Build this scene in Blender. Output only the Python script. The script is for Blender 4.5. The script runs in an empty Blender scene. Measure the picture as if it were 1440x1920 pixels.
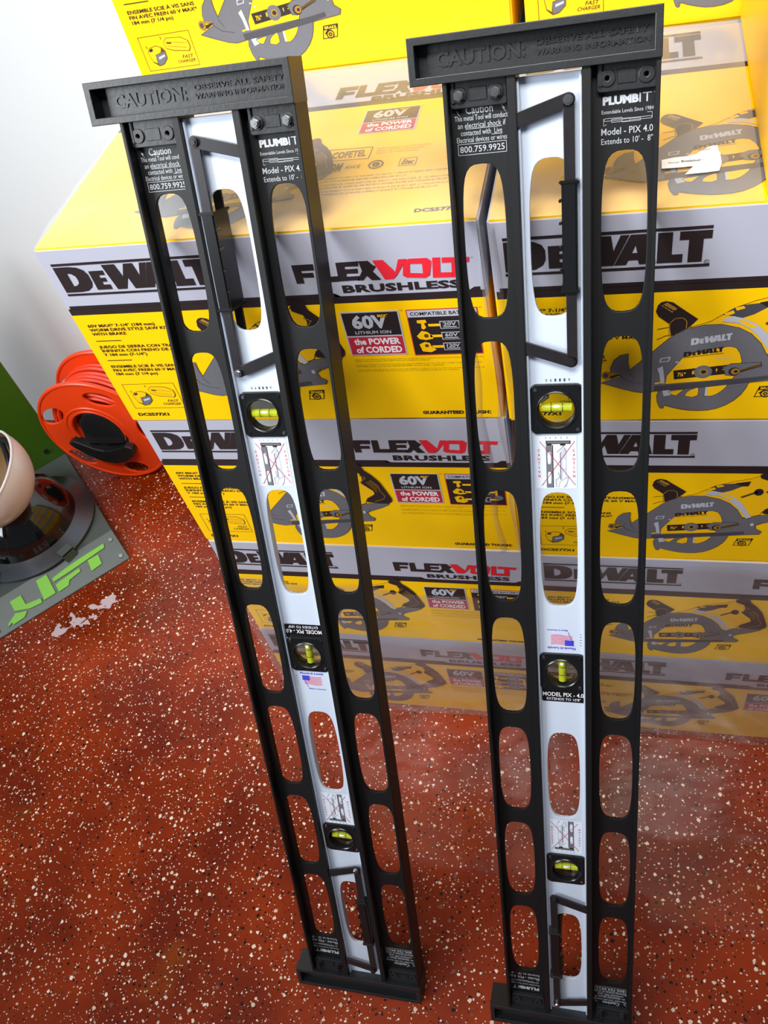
import bpy, bmesh, math, random
from mathutils import Vector, Matrix, Euler
random.seed(7)
SC = bpy.context.scene
COL = SC.collection

# ------------------------------------------------------------------ camera
CAM_POS = Vector((0.58953, -0.66764, 1.42318))
CR = ((0.9636, 0.1829, -0.1949), (0.0220, -0.7809, -0.6242), (-0.2664, 0.5972, -0.7565))
cd = bpy.data.cameras.new('camera'); cam = bpy.data.objects.new('camera', cd); COL.objects.link(cam)
rx = Vector(CR[0]).normalized(); rz = -Vector(CR[2]).normalized(); ry = rz.cross(rx).normalized()
cam.matrix_world = Matrix(((rx.x, ry.x, rz.x, CAM_POS.x), (rx.y, ry.y, rz.y, CAM_POS.y), (rx.z, ry.z, rz.z, CAM_POS.z), (0, 0, 0, 1)))
cd.sensor_fit = 'AUTO'; cd.sensor_width = 36.0; cd.lens = 1590.72 / 1920 * 36; cd.clip_start = 0.01
SC.camera = cam

# ------------------------------------------------------------------ world, lights, exposure
W = bpy.data.worlds.new('world'); SC.world = W; W.use_nodes = True
bg = W.node_tree.nodes['Background']; bg.inputs[0].default_value = (0.80, 0.87, 1.0, 1); bg.inputs[1].default_value = 0.13
def area(name, loc, target, sx, sy, power, color=(1, 1, 1), spread=180):
    l = bpy.data.lights.new(name, 'AREA'); l.shape = 'RECTANGLE'; l.size = sx; l.size_y = sy; l.energy = power; l.color = color; l.spread = math.radians(spread)
    o = bpy.data.objects.new(name, l); COL.objects.link(o); o.location = loc
    o.rotation_euler = (Vector(target) - Vector(loc)).to_track_quat('-Z', 'Y').to_euler(); return o
area('doorway_daylight', (-2.0, -2.0, 2.35), (0.25, 0.1, 1.25), 1.6, 1.4, 34, (0.93, 0.97, 1.0), 84)
area('ceiling_light', (0.2, -0.95, 2.8), (0.3, 0.25, 1.0), 1.8, 0.5, 15, (1.0, 0.98, 0.95), 66)
SC.view_settings.view_transform = 'Standard'; SC.view_settings.look = 'None'
SC.view_settings.gamma = 1.0; SC.view_settings.use_curve_mapping = False
SC.view_settings.exposure = -0.1

# ------------------------------------------------------------------ materials
def lin(c):
    c = c / 255.0
    return c / 12.92 if c <= 0.04045 else ((c + 0.055) / 1.055) ** 2.4
def rgb(r, g, b): return (lin(r), lin(g), lin(b), 1)
MATS = {}
def mat(name, col, rough=0.5, metal=0.0, coat=0.0, noise=0.0, scale=30.0, bump=0.0, spec=0.5):
    if name in MATS: return MATS[name]
    m = bpy.data.materials.new(name); m.use_nodes = True; nt = m.node_tree; b = nt.nodes['Principled BSDF']
    b.inputs['Base Color'].default_value = col; b.inputs['Roughness'].default_value = rough; b.inputs['Metallic'].default_value = metal
    b.inputs['Coat Weight'].default_value = coat; b.inputs['Coat Roughness'].default_value = 0.12; b.inputs['Specular IOR Level'].default_value = spec
    tc = nt.nodes.new('ShaderNodeTexCoord'); nz = nt.nodes.new('ShaderNodeTexNoise'); nz.inputs['Scale'].default_value = scale; nz.inputs['Detail'].default_value = 4
    nt.links.new(tc.outputs['Object'], nz.inputs['Vector'])
    if noise > 0:
        mx = nt.nodes.new('ShaderNodeMix'); mx.data_type = 'RGBA'
        mx.inputs[6].default_value = tuple(c * (1 - noise) for c in col[:3]) + (1,)
        mx.inputs[7].default_value = tuple(min(1, c * (1 + noise)) for c in col[:3]) + (1,)
        nt.links.new(nz.outputs['Fac'], mx.inputs[0]); nt.links.new(mx.outputs[2], b.inputs['Base Color'])
    if bump > 0:
        bp = nt.nodes.new('ShaderNodeBump'); bp.inputs['Strength'].default_value = bump; bp.inputs['Distance'].default_value = 0.002
        nt.links.new(nz.outputs['Fac'], bp.inputs['Height']); nt.links.new(bp.outputs['Normal'], b.inputs['Normal'])
    MATS[name] = m; return m
YELLOW = mat('carton_yellow', rgb(255, 200, 0), 0.42, noise=0.03, scale=6, bump=0.05)
GREY = mat('carton_grey', rgb(176, 178, 194), 0.40, noise=0.03, scale=6, bump=0.05)
INKBLK = mat('ink_black', rgb(40, 32, 34), 0.45)
INKRED = mat('ink_red', rgb(222, 36, 52), 0.45)
INKDRED = mat('ink_dark_red', rgb(186, 40, 62), 0.45)
INKGRY = mat('ink_saw_grey', rgb(103, 104, 111), 0.45, noise=0.08, scale=160)
INKDGR = mat('ink_dark_grey', rgb(70, 70, 76), 0.45)
INKLGR = mat('ink_light_grey', rgb(182, 186, 198), 0.45)
INKWHT = mat('ink_white', rgb(225, 225, 230), 0.45)
INKYEL = mat('ink_yellow', rgb(246, 190, 10), 0.45)
INKGOLD = mat('ink_gold', rgb(160, 120, 45), 0.45)
INKBRN = mat('ink_brown', rgb(92, 66, 12), 0.45)
EDGE = mat('carton_edge_highlight', rgb(252, 240, 205), 0.5)  # worn lid front edge, paled further to paint in the highlight it catches
KRAFT = mat('carton_kraft', rgb(186, 140, 84), 0.6, noise=0.06, scale=40)
BLK = mat('black_anodised', rgb(17, 18, 20), 0.48, noise=0.05, scale=400, bump=0.02, spec=0.35)
PLAS = mat('black_plastic', rgb(28, 30, 33), 0.40, noise=0.08, scale=250, bump=0.08)
PLASG = mat('black_gloss_plastic', rgb(20, 21, 23), 0.22)
BLUED = mat('blued_steel', rgb(46, 44, 47), 0.32, 0.5, noise=0.25, scale=60)
SILV = mat('silver_paint', rgb(196, 207, 224), 0.36, 0.12, noise=0.02, scale=300)
STEEL = mat('bright_steel', rgb(170, 172, 176), 0.25, 1.0)
LETTER = mat('white_lettering', rgb(172, 177, 184), 0.5)
BLUEINK = mat('flag_blue', rgb(58, 58, 190), 0.5)
PINKINK = mat('flag_red', rgb(214, 92, 122), 0.5)
REDLINE = mat('sticker_red', rgb(178, 36, 62), 0.5)
STK = mat('sticker_white', rgb(206, 214, 228), 0.4)
ORANGE = mat('orange_plastic', rgb(233, 66, 18), 0.34, noise=0.04, scale=20)
ORCORD = mat('orange_cord', rgb(226, 58, 20), 0.4)
PLATE = mat('grey_painted_steel', rgb(84, 92, 91), 0.42, 0.3, noise=0.06, scale=30)
GREEN = mat('green_panel', rgb(56, 96, 16), 0.38, noise=0.04, scale=8)
LIME = mat('lime_letters', rgb(112, 184, 40), 0.45)
HATBLK = mat('black_gloss_shell', rgb(10, 10, 11), 0.10, coat=0.6)
HATBRM = mat('brushed_brim', rgb(86, 90, 96), 0.30, 0.8, noise=0.1, scale=90)
HATWHT = mat('white_gloss_shell', rgb(222, 214, 216), 0.22, coat=0.4)
LINER = mat('tan_liner', rgb(120, 88, 40), 0.6)
PAPER = mat('white_paper', rgb(240, 242, 248), 0.6)

def add_vial_mats():
  if True:
    m = bpy.data.materials.new('vial_liquid'); m.use_nodes = True; b = m.node_tree.nodes['Principled BSDF']
    b.inputs['Base Color'].default_value = rgb(214, 226, 60); b.inputs['Roughness'].default_value = 0.08
    b.inputs['Transmission Weight'].default_value = 0.55; b.inputs['IOR'].default_value = 1.25; MATS['liquid'] = m
    m = bpy.data.materials.new('clear_acrylic'); m.use_nodes = True; nt = m.node_tree; nt.nodes.remove(nt.nodes['Principled BSDF'])
    out = nt.nodes['Material Output']; t = nt.nodes.new('ShaderNodeBsdfTransparent'); t.inputs[0].default_value = (0.90, 0.92, 0.82, 1)
    g = nt.nodes.new('ShaderNodeBsdfGlossy'); g.inputs['Roughness'].default_value = 0.05
    lw = nt.nodes.new('ShaderNodeLayerWeight'); lw.inputs[0].default_value = 0.25
    mx = nt.nodes.new('ShaderNodeMixShader'); nt.links.new(lw.outputs['Fresnel'], mx.inputs[0]); nt.links.new(t.outputs[0], mx.inputs[1]); nt.links.new(g.outputs[0], mx.inputs[2])
    nt.links.new(mx.outputs[0], out.inputs[0]); MATS['acrylic'] = m
    # stretch film: mostly see-through, glossy, slightly milky; lid sheets whiter, painting in reflected haze
  for fname, fa, fb in (('film', .02, .12), ('film_lid_haze', .10, .24)):
    m = bpy.data.materials.new('stretch_film'); m.use_nodes = True; nt = m.node_tree; nt.nodes.remove(nt.nodes['Principled BSDF'])
    out = nt.nodes['Material Output']; t = nt.nodes.new('ShaderNodeBsdfTransparent'); t.inputs[0].default_value = (0.97, 0.97, 0.97, 1)
    d = nt.nodes.new('ShaderNodeBsdfDiffuse'); d.inputs[0].default_value = (0.80, 0.80, 0.82, 1)
    g = nt.nodes.new('ShaderNodeBsdfGlossy'); g.inputs['Roughness'].default_value = 0.22
    tc = nt.nodes.new('ShaderNodeTexCoord'); mp = nt.nodes.new('ShaderNodeMapping'); mp.inputs['Scale'].default_value = (3.0, 3.0, 14.0)
    nz = nt.nodes.new('ShaderNodeTexNoise'); nz.inputs['Scale'].default_value = 2.2; nz.inputs['Detail'].default_value = 5
    nt.links.new(tc.outputs['Object'], mp.inputs[0]); nt.links.new(mp.outputs[0], nz.inputs['Vector'])
    rp = nt.nodes.new('ShaderNodeMapRange'); rp.inputs[1].default_value = 0.3; rp.inputs[2].default_value = 0.75; rp.inputs[3].default_value = fa; rp.inputs[4].default_value = fb
    nt.links.new(nz.outputs['Fac'], rp.inputs[0])
    m1 = nt.nodes.new('ShaderNodeMixShader'); nt.links.new(rp.outputs[0], m1.inputs[0]); nt.links.new(t.outputs[0], m1.inputs[1]); nt.links.new(d.outputs[0], m1.inputs[2])
    lw = nt.nodes.new('ShaderNodeLayerWeight'); lw.inputs[0].default_value = 0.5
    pw = nt.nodes.new('ShaderNodeMath'); pw.operation = 'POWER'; nt.links.new(lw.outputs['Facing'], pw.inputs[0]); pw.inputs[1].default_value = 3.0
    pm_ = nt.nodes.new('ShaderNodeMath'); pm_.operation = 'MULTIPLY_ADD'; nt.links.new(pw.outputs[0], pm_.inputs[0]); pm_.inputs[1].default_value = 0.6; pm_.inputs[2].default_value = 0.06
    bp = nt.nodes.new('ShaderNodeBump'); bp.inputs['Strength'].default_value = 0.2; bp.inputs['Distance'].default_value = 0.003
    nt.links.new(nz.outputs['Fac'], bp.inputs['Height']); nt.links.new(bp.outputs[0], g.inputs['Normal'])
    m2 = nt.nodes.new('ShaderNodeMixShader'); nt.links.new(pm_.outputs[0], m2.inputs[0]); nt.links.new(m1.outputs[0], m2.inputs[1]); nt.links.new(g.outputs[0], m2.inputs[2])
    nt.links.new(m2.outputs[0], out.inputs[0]); MATS[fname] = m
add_vial_mats()

# ------------------------------------------------------------------ helpers
def link(name, mesh, mats, parent=None):
    o = bpy.data.objects.new(name, mesh); COL.objects.link(o)
    if mats is not None:
        for m in (mats if isinstance(mats, (list, tuple)) else [mats]): mesh.materials.append(m)
    if parent is not None: o.parent = parent
    return o
def bm_obj(name, bm, mats, parent=None, smooth=False):
    me = bpy.data.meshes.new(name); bmesh.ops.recalc_face_normals(bm, faces=bm.faces); bm.to_mesh(me); bm.free()
    if smooth:
        for p in me.polygons: p.use_smooth = True
        try: me.set_sharp_from_angle(angle=math.radians(40))
        except Exception: pass
    return link(name, me, mats, parent)
def empty(name, loc=(0, 0, 0)):
    o = bpy.data.objects.new(name, None); COL.objects.link(o); o.location = loc; o.empty_display_size = 0.05; return o
def tag(o, label=None, cat=None, group=None, kind=None):
    if label: o['label'] = label
    if cat: o['category'] = cat
    if group: o['group'] = group
    if kind: o['kind'] = kind
    return o
def box(bm, a, b, bev=0.0, seg=2, mi=0):
    t = bmesh.new(); bmesh.ops.create_cube(t, size=1)
    for v in t.verts: v.co = Vector([(a[i] + b[i]) / 2 + v.co[i] * (b[i] - a[i]) for i in range(3)])
    if bev > 0: bmesh.ops.bevel(t, geom=t.edges[:], offset=bev, segments=seg, affect='EDGES', clamp_overlap=True)
    for f in t.faces: f.material_index = mi
    merge(bm, t)
def merge(bm, t):
    me = bpy.data.meshes.new('t'); t.to_mesh(me); t.free(); bm.from_mesh(me); bpy.data.meshes.remove(me)
def cyl(bm, p0, p1, r, n=20, r2=None, mi=0):
    p0 = Vector(p0); p1 = Vector(p1); t = bmesh.new()
    bmesh.ops.create_cone(t, cap_ends=True, segments=n, radius1=r, radius2=r if r2 is None else r2, depth=(p1 - p0).length)
    q = Vector((0, 0, 1)).rotation_difference(p1 - p0); bmesh.ops.transform(t, verts=t.verts, matrix=Matrix.Translation((p0 + p1) / 2) @ q.to_matrix().to_4x4())
    for f in t.faces: f.material_index = mi
    merge(bm, t)
def lathe(bm, prof, n=48, mi=0, a0=0.0, a1=2 * math.pi, M=None):
    """revolve (r,z) profile about z"""
    t = bmesh.new(); full = abs(a1 - a0 - 2 * math.pi) < 1e-6; cnt = n if full else n + 1; rings = []
    for k in range(cnt):
        a = a0 + (a1 - a0) * k / n
        rings.append([t.verts.new((r * math.cos(a), r * math.sin(a), z)) for r, z in prof])
    for k in range(n):
        A = rings[k]; Bq = rings[(k + 1) % cnt]
        for i in range(len(prof) - 1):
            try: t.faces.new((A[i], Bq[i], Bq[i + 1], A[i + 1]))
            except ValueError: pass
    bmesh.ops.remove_doubles(t, verts=t.verts, dist=1e-6)
    if M is not None: bmesh.ops.transform(t, verts=t.verts, matrix=M)
    for f in t.faces: f.material_index = mi
    merge(bm, t)
def tube(bm, pts, r, n=8, closed=False, mi=0):
    pts = [Vector(p) for p in pts]; rings = []; N = len(pts)
    up = Vector((0.13, 0.31, 0.94))
    for i, p in enumerate(pts):
        if closed: d = pts[(i + 1) % N] - pts[i - 1]
        else: d = pts[min(i + 1, N - 1)] - pts[max(i - 1, 0)]
        d.normalize(); s = d.cross(up); s = s.normalized() if s.length > 1e-4 else Vector((1, 0, 0)); u = s.cross(d)
        rings.append([bm.verts.new(p + s * (r * math.cos(2 * math.pi * k / n)) + u * (r * math.sin(2 * math.pi * k / n))) for k in range(n)])
    for i in range(N if closed else N - 1):
        A = rings[i]; Bq = rings[(i + 1) % N]
        for k in range(n):
            f = bm.faces.new((A[k], A[(k + 1) % n], Bq[(k + 1) % n], Bq[k])); f.material_index = mi
    if not closed:
        for rr in (rings[0], rings[-1]):
            f = bm.faces.new(rr); f.material_index = mi
def circ(cx, cy, r, n=24, ry=None, a=0.0):
    ry = r if ry is None else ry; ca, sa = math.cos(a), math.sin(a); out = []
    for k in range(n):
        x = r * math.cos(2 * math.pi * k / n); y = ry * math.sin(2 * math.pi * k / n)
        out.append((cx + x * ca - y * sa, cy + x * sa + y * ca))
    return out
def rect(x0, y0, x1, y1): return [(x0, y0), (x1, y0), (x1, y1), (x0, y1)]
def rrect(x0, y0, x1, y1, r, n=5):
    out = []
    for cx, cy, a in ((x1 - r, y1 - r, 0), (x0 + r, y1 - r, 90), (x0 + r, y0 + r, 180), (x1 - r, y0 + r, 270)):
        for k in range(n + 1):
            t = math.radians(a + 90 * k / n); out.append((cx + r * math.cos(t), cy + r * math.sin(t)))
    return out
def capsule(p, q, r, n=8):
    p = Vector(p); q = Vector(q); a = math.atan2(q.y - p.y, q.x - p.x); out = []
    for c, s in ((q, a - math.pi / 2), (p, a + math.pi / 2)):
        for k in range(n + 1):
            t = s + math.pi * k / n; out.append((c.x + r * math.cos(t), c.y + r * math.sin(t)))
    return out
def curve_raw(loops, extrude=0.0, bevel=0.0):
    """2-D loops (even-odd filled) -> (verts, faces)"""
    cu = bpy.data.curves.new('c', 'CURVE'); cu.dimensions = '2D'; cu.fill_mode = 'BOTH' if extrude > 0 else 'FRONT'
    cu.extrude = extrude; cu.bevel_depth = bevel; cu.bevel_resolution = 1
    for lp in loops:
        s = cu.splines.new('POLY'); s.points.add(len(lp) - 1); s.use_cyclic_u = True
        for pt, xy in zip(s.points, lp): pt.co = (xy[0], xy[1], 0, 1)
    ob = bpy.data.objects.new('c', cu); COL.objects.link(ob)
    me = bpy.data.meshes.new_from_object(ob.evaluated_get(bpy.context.evaluated_depsgraph_get()))
    r = [tuple(v.co) for v in me.vertices], [tuple(p.vertices) for p in me.polygons]
    bpy.data.objects.remove(ob); bpy.data.curves.remove(cu); bpy.data.meshes.remove(me); return r
_TX = {}
def text_raw(s, bold=0.0, shear=0.0, res=2, space=1.0):
    k = (s, bold, shear, res, space)
    if k in _TX: return _TX[k]
    cu = bpy.data.curves.new('t', 'FONT'); cu.body = s; cu.size = 1; cu.offset = bold; cu.shear = shear; cu.resolution_u = res; cu.space_character = space; cu.fill_mode = 'FRONT'
    ob = bpy.data.objects.new('t', cu); COL.objects.link(ob)
    me = bpy.data.meshes.new_from_object(ob.evaluated_get(bpy.context.evaluated_depsgraph_get()))
    vs = [tuple(v.co) for v in me.vertices]; fs = [tuple(p.vertices) for p in me.polygons]
    bpy.data.objects.remove(ob); bpy.data.curves.remove(cu); bpy.data.meshes.remove(me)
    if vs:
        x0 = min(v[0] for v in vs); x1 = max(v[0] for v in vs); y0 = min(v[1] for v in vs); y1 = max(v[1] for v in vs)
    else: x0 = y0 = 0; x1 = y1 = 1
    _TX[k] = (vs, fs, (x0, y0, x1, y1)); return _TX[k]
class Print:
    """flat ink on a face: 2-D shapes in (x, y-up) stacked in thin layers"""
    def __init__(s, T=None): s.v = []; s.f = []; s.m = []; s.mats = []; s.T = T
    def _add(s, vs, fs, m, layer):
        if m not in s.mats: s.mats.append(m)
        mi = s.mats.index(m); b = len(s.v)
        for x, y in vs:
            if s.T: x, y = s.T(x, y)
            s.v.append((x, y, layer))
        for f in fs: s.f.append(tuple(i + b for i in f)); s.m.append(mi)
    def poly(s, loops, m, layer=1):
        if not isinstance(loops[0][0], (tuple, list)): loops = [loops]
        vs, fs = curve_raw(loops); s._add([(v[0], v[1]) for v in vs], fs, m, layer)
    def line(s, pts, w, m, layer=1, closed=False):
        pts = [Vector(p[:2]) for p in pts]; n = len(pts)
        for i in range(n if closed else n - 1):
            a, b = pts[i], pts[(i + 1) % n]; d = (b - a)
            if d.length < 1e-7: continue
            d.normalize(); p = Vector((-d.y, d.x)) * w / 2; e = d * w * 0.4
            s._add([tuple(a - e + p), tuple(a - e - p), tuple(b + e - p), tuple(b + e + p)], [(0, 1, 2, 3)], m, layer)
    def textbox(s, txt, x0, y0, x1, y1, m, layer=1, bold=0.0, shear=0.0, rot=False, skew=0.0, space=1.0, res=2):
        vs, fs, bb = text_raw(txt, bold, shear, res, space); out = []
        for v in vs:
            a = (v[0] - bb[0]) / max(1e-6, bb[2] - bb[0]); b = (v[1] - bb[1]) / max(1e-6, bb[3] - bb[1])
            if rot: a, b = 1 - a, 1 - b
            out.append((x0 + (x1 - x0) * a, y0 + (y1 - y0) * b + skew * (x1 - x0) * a))
        s._add(out, fs, m, layer)
    def text(s, txt, x, y, cap, m, layer=1, bold=0.0, shear=0.0, xs=1.0, align='L', res=2):
        """cap height `cap`, baseline y"""
        vs, fs, bb = text_raw(txt, bold, shear, res); k = cap / 0.727
        w = (bb[2]) * k * xs; off = {'L': 0, 'C': -w / 2, 'R': -w}[align]
        s._add([(x + off + v[0] * k * xs, y + v[1] * k) for v in vs], fs, m, layer)
    def mesh(s, name, fn):
        me = bpy.data.meshes.new(name); me.from_pydata([tuple(fn(*p)) for p in s.v], [], s.f)
        for p, mi in zip(me.polygons, s.m): p.material_index = mi
        return me
    def obj(s, name, fn, parent):
        return link(name, s.mesh(name, fn), s.mats, parent)

# ------------------------------------------------------------------ setting
def floor_mat():
    m = bpy.data.materials.new('flaked_epoxy'); m.use_nodes = True; nt = m.node_tree; b = nt.nodes['Principled BSDF']; N = nt.nodes.new; L = nt.links.new
    tc = N('ShaderNodeTexCoord')
    def math_(op, a, bb=None, c=None):
        n = N('ShaderNodeMath'); n.operation = op
        for i, x in enumerate((a, bb, c)):
            if x is None: continue
            if isinstance(x, (int, float)): n.inputs[i].default_value = x
            else: L(x, n.inputs[i])
        return n.outputs[0]
    def noise(scale, det=3, vec=None):
        n = N('ShaderNodeTexNoise'); n.inputs['Scale'].default_value = scale; n.inputs['Detail'].default_value = det; L(vec or tc.outputs['Object'], n.inputs['Vector']); return n
    def mixc(f, a, c):
        n = N('ShaderNodeMix'); n.data_type = 'RGBA'; L(f, n.inputs[0])
        for i, x in ((6, a), (7, c)):
            if isinstance(x, tuple): n.inputs[i].default_value = x
            else: L(x, n.inputs[i])
        return n.outputs[2]
    def ramp(f, a, bb):
        n = N('ShaderNodeMapRange'); n.inputs[1].default_value = a; n.inputs[2].default_value = bb; L(f, n.inputs[0]); return n.outputs[0]
    # base: streaky red-brown paint
    base = mixc(ramp(noise(5, 4).outputs['Fac'], 0.35, 0.68), rgb(104, 29, 3), rgb(150, 50, 6))
    base = mixc(ramp(noise(2.3, 3).outputs['Fac'], 0.58, 0.78), base, rgb(84, 32, 5))
    mp = N('ShaderNodeMapping'); mp.inputs['Location'].default_value = (3.1, 7.7, 0); L(tc.outputs['Object'], mp.inputs[0])
    base = mixc(ramp(noise(4.1, 3, mp.outputs[0]).outputs['Fac'], 0.66, 0.8), base, rgb(150, 74, 10))
    # distorted coordinates make the chips angular
    nz = noise(170, 2); vm = N('ShaderNodeVectorMath'); vm.operation = 'MULTIPLY_ADD'; L(nz.outputs['Color'], vm.inputs[0]); vm.inputs[1].default_value = (0.005,) * 3; L(tc.outputs['Object'], vm.inputs[2])
    def chips(scale, keep, rmin, rmax, seed, feature='F1'):
        mpp = N('ShaderNodeMapping'); mpp.inputs['Location'].default_value = (seed, seed * 1.7, seed * .4); L(vm.outputs[0], mpp.inputs[0])
        v = N('ShaderNodeTexVoronoi'); v.voronoi_dimensions = '2D'; v.distance = 'MINKOWSKI' ; v.inputs['Exponent'].default_value = 1.5
        v.inputs['Scale'].default_value = scale; L(mpp.outputs[0], v.inputs['Vector'])
        sp = N('ShaderNodeSeparateColor'); L(v.outputs['Color'], sp.inputs[0])
        k = math_('LESS_THAN', sp.outputs[0], keep); r = math_('MULTIPLY_ADD', math_('POWER', sp.outputs[1], 2.0), rmax - rmin, rmin)
        return math_('MULTIPLY', k, math_('LESS_THAN', v.outputs['Distance'], r)), sp.outputs[2]
    # black flakes
    for sc, kp, r0, r1, sd in ((95, .26, .10, .27, 5.3), (150, .20, .10, .27, 9.1)):
        f, h = chips(sc, kp, r0, r1, sd); base = mixc(f, base, rgb(30, 20, 20))
    f, h = chips(60, .10, .08, .22, 21.0); base = mixc(math_('MULTIPLY', f, .75), base, rgb(120, 88, 80))
    # cream flakes
    for sc, kp, r0, r1, sd in ((88, .24, .10, .30, 1.9), (140, .18, .10, .28, 13.7), (230, .13, .12, .36, 4.4)):
        f, h = chips(sc, kp, r0, r1, sd); base = mixc(f, base, mixc(h, rgb(206, 178, 152), rgb(240, 226, 208)))
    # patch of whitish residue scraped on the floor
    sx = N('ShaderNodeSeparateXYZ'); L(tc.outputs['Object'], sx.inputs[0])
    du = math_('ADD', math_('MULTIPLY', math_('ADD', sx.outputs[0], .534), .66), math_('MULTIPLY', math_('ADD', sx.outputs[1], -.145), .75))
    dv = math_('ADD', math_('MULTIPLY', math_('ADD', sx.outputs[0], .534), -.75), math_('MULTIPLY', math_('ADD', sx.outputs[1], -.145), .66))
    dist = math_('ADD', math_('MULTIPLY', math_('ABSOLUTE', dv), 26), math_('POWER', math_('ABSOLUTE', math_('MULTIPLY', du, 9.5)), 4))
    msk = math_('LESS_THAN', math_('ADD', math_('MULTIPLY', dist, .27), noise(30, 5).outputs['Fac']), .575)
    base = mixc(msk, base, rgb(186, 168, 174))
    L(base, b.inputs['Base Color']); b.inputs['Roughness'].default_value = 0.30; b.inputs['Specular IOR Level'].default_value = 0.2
    b.inputs['Coat Weight'].default_value = 0.4; b.inputs['Coat Roughness'].default_value = 0.07
    bp = N('ShaderNodeBump'); bp.inputs['Strength'].default_value = 0.12; bp.inputs['Distance'].default_value = 0.003
    L(noise(14, 3).outputs['Fac'], bp.inputs['Height']); L(bp.outputs[0], b.inputs['Normal']); L(bp.outputs[0], b.inputs['Coat Normal'])
    return m
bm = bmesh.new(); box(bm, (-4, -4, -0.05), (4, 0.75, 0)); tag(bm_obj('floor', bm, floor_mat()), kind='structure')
WALL = mat('white_wall', rgb(220, 227, 232), 0.6, noise=0.015, scale=3, bump=0.03)
bm = bmesh.new(); box(bm, (-4, 0.75, -0.05), (4, 0.85, 3.0)); tag(bm_obj('wall_back', bm, WALL), kind='structure')

# ------------------------------------------------------------------ saw kit cartons
BW, BH, BD = 0.4645, 0.2498, 0.335
GB, BB = 0.0757, 0.0845          # grey band ends, black band ends (from the top)
def carton_mesh():
    bm = bmesh.new(); bmesh.ops.create_cube(bm, size=1)
    for v in bm.verts: v.co = Vector(((v.co.x + .5) * BW, (v.co.y + .5) * BD, (v.co.z + .5) * BH))
    for z in (BH - BB, BH - GB):
        bmesh.ops.bisect_plane(bm, geom=bm.verts[:] + bm.edges[:] + bm.faces[:], plane_co=(0, 0, z), plane_no=(0, 0, 1))
    for y in (0.2354, 0.2462):
        top = [f for f in bm.faces if f.normal.z > .9]; g = set(top)
        for f in top: g.update(f.edges); g.update(f.verts)
        bmesh.ops.bisect_plane(bm, geom=list(g), plane_co=(0, y, 0), plane_no=(0, 1, 0))
    for f in bm.faces:
        c = f.calc_center_median()
        if f.normal.z > .9: f.material_index = 0 if c.y < .2354 else (2 if c.y < .2462 else 1)
        elif f.normal.z < -.9: f.material_index = 0
        elif abs(f.normal.x) > .9: f.material_index = 4 if c.z < BH - BB else 1
        else: f.material_index = 0 if c.z < BH - BB else (2 if c.z < BH - GB else 1)
    sharp = [e for e in bm.edges if len(e.link_faces) == 2 and e.calc_face_angle() > 1.0]
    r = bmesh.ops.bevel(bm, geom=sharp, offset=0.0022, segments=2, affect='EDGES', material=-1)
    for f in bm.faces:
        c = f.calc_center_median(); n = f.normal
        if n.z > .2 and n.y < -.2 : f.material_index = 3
    me = bpy.data.meshes.new('carton'); bm.to_mesh(me); bm.free()
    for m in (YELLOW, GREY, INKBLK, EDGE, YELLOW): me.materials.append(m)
    return me
def P(*pts): return [(x, -t) for x, t in pts]
LG = lambda pts: [(0.0128 + 0.1672 * x, -(0.0220 + 0.0328 * y)) for x, y in pts]
LOGO = [  # letter outlines in the wordmark's own unit box
    [[(0, 0), (.11, 0), (.165, .04), (.205, .15), (.222, .32), (.222, .62), (.205, .80), (.165, .93), (.11, .965), (0, .965)], [(.078, .24), (.105, .26), (.128, .36), (.132, .5), (.128, .62), (.105, .71), (.078, .73)]],
    [[(.236, .20), (.338, .20), (.338, .37), (.295, .37), (.295, .47), (.332, .47), (.332, .62), (.295, .62), (.295, .73), (.342, .73), (.342, .915), (.236, .915)]],
    [[(.345, 0), (.437, 0), (.458, .47), (.500, 0), (.562, 0), (.575, .47), (.610, 0), (.655, 0), (.575, .93), (.505, .93), (.487, .50), (.445, .93), (.380, .93)]],
    [[(.660, 0), (.752, 0), (.790, .93), (.706, .93), (.699, .79), (.652, .79), (.640, .93), (.578, .93)], [(.668, .57), (.696, .57), (.686, .33)]],
    [[(.795, 0), (.868, 0), (.868, .685), (.922, .685), (.922, .94), (.795, .94)]],
    [[(.902, 0), (1.058, 0), (1.058, .25), (1.018, .25), (1.018, .945), (.948, .945), (.948, .25), (.902, .25)]],
]
def wordmark(p, fn, m=INKBLK, layer=2, bars=True):
    for L_ in LOGO: p.poly([[fn(x, y) for x, y in lp] for lp in L_], m, layer)
    if bars:
        for y0, y1 in ((-.135, -.045), (1.02, 1.105)):
            p.poly([fn(-.002, y0), fn(1.058, y0), fn(1.058, y1), fn(-.002, y1)], m, layer)
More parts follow.
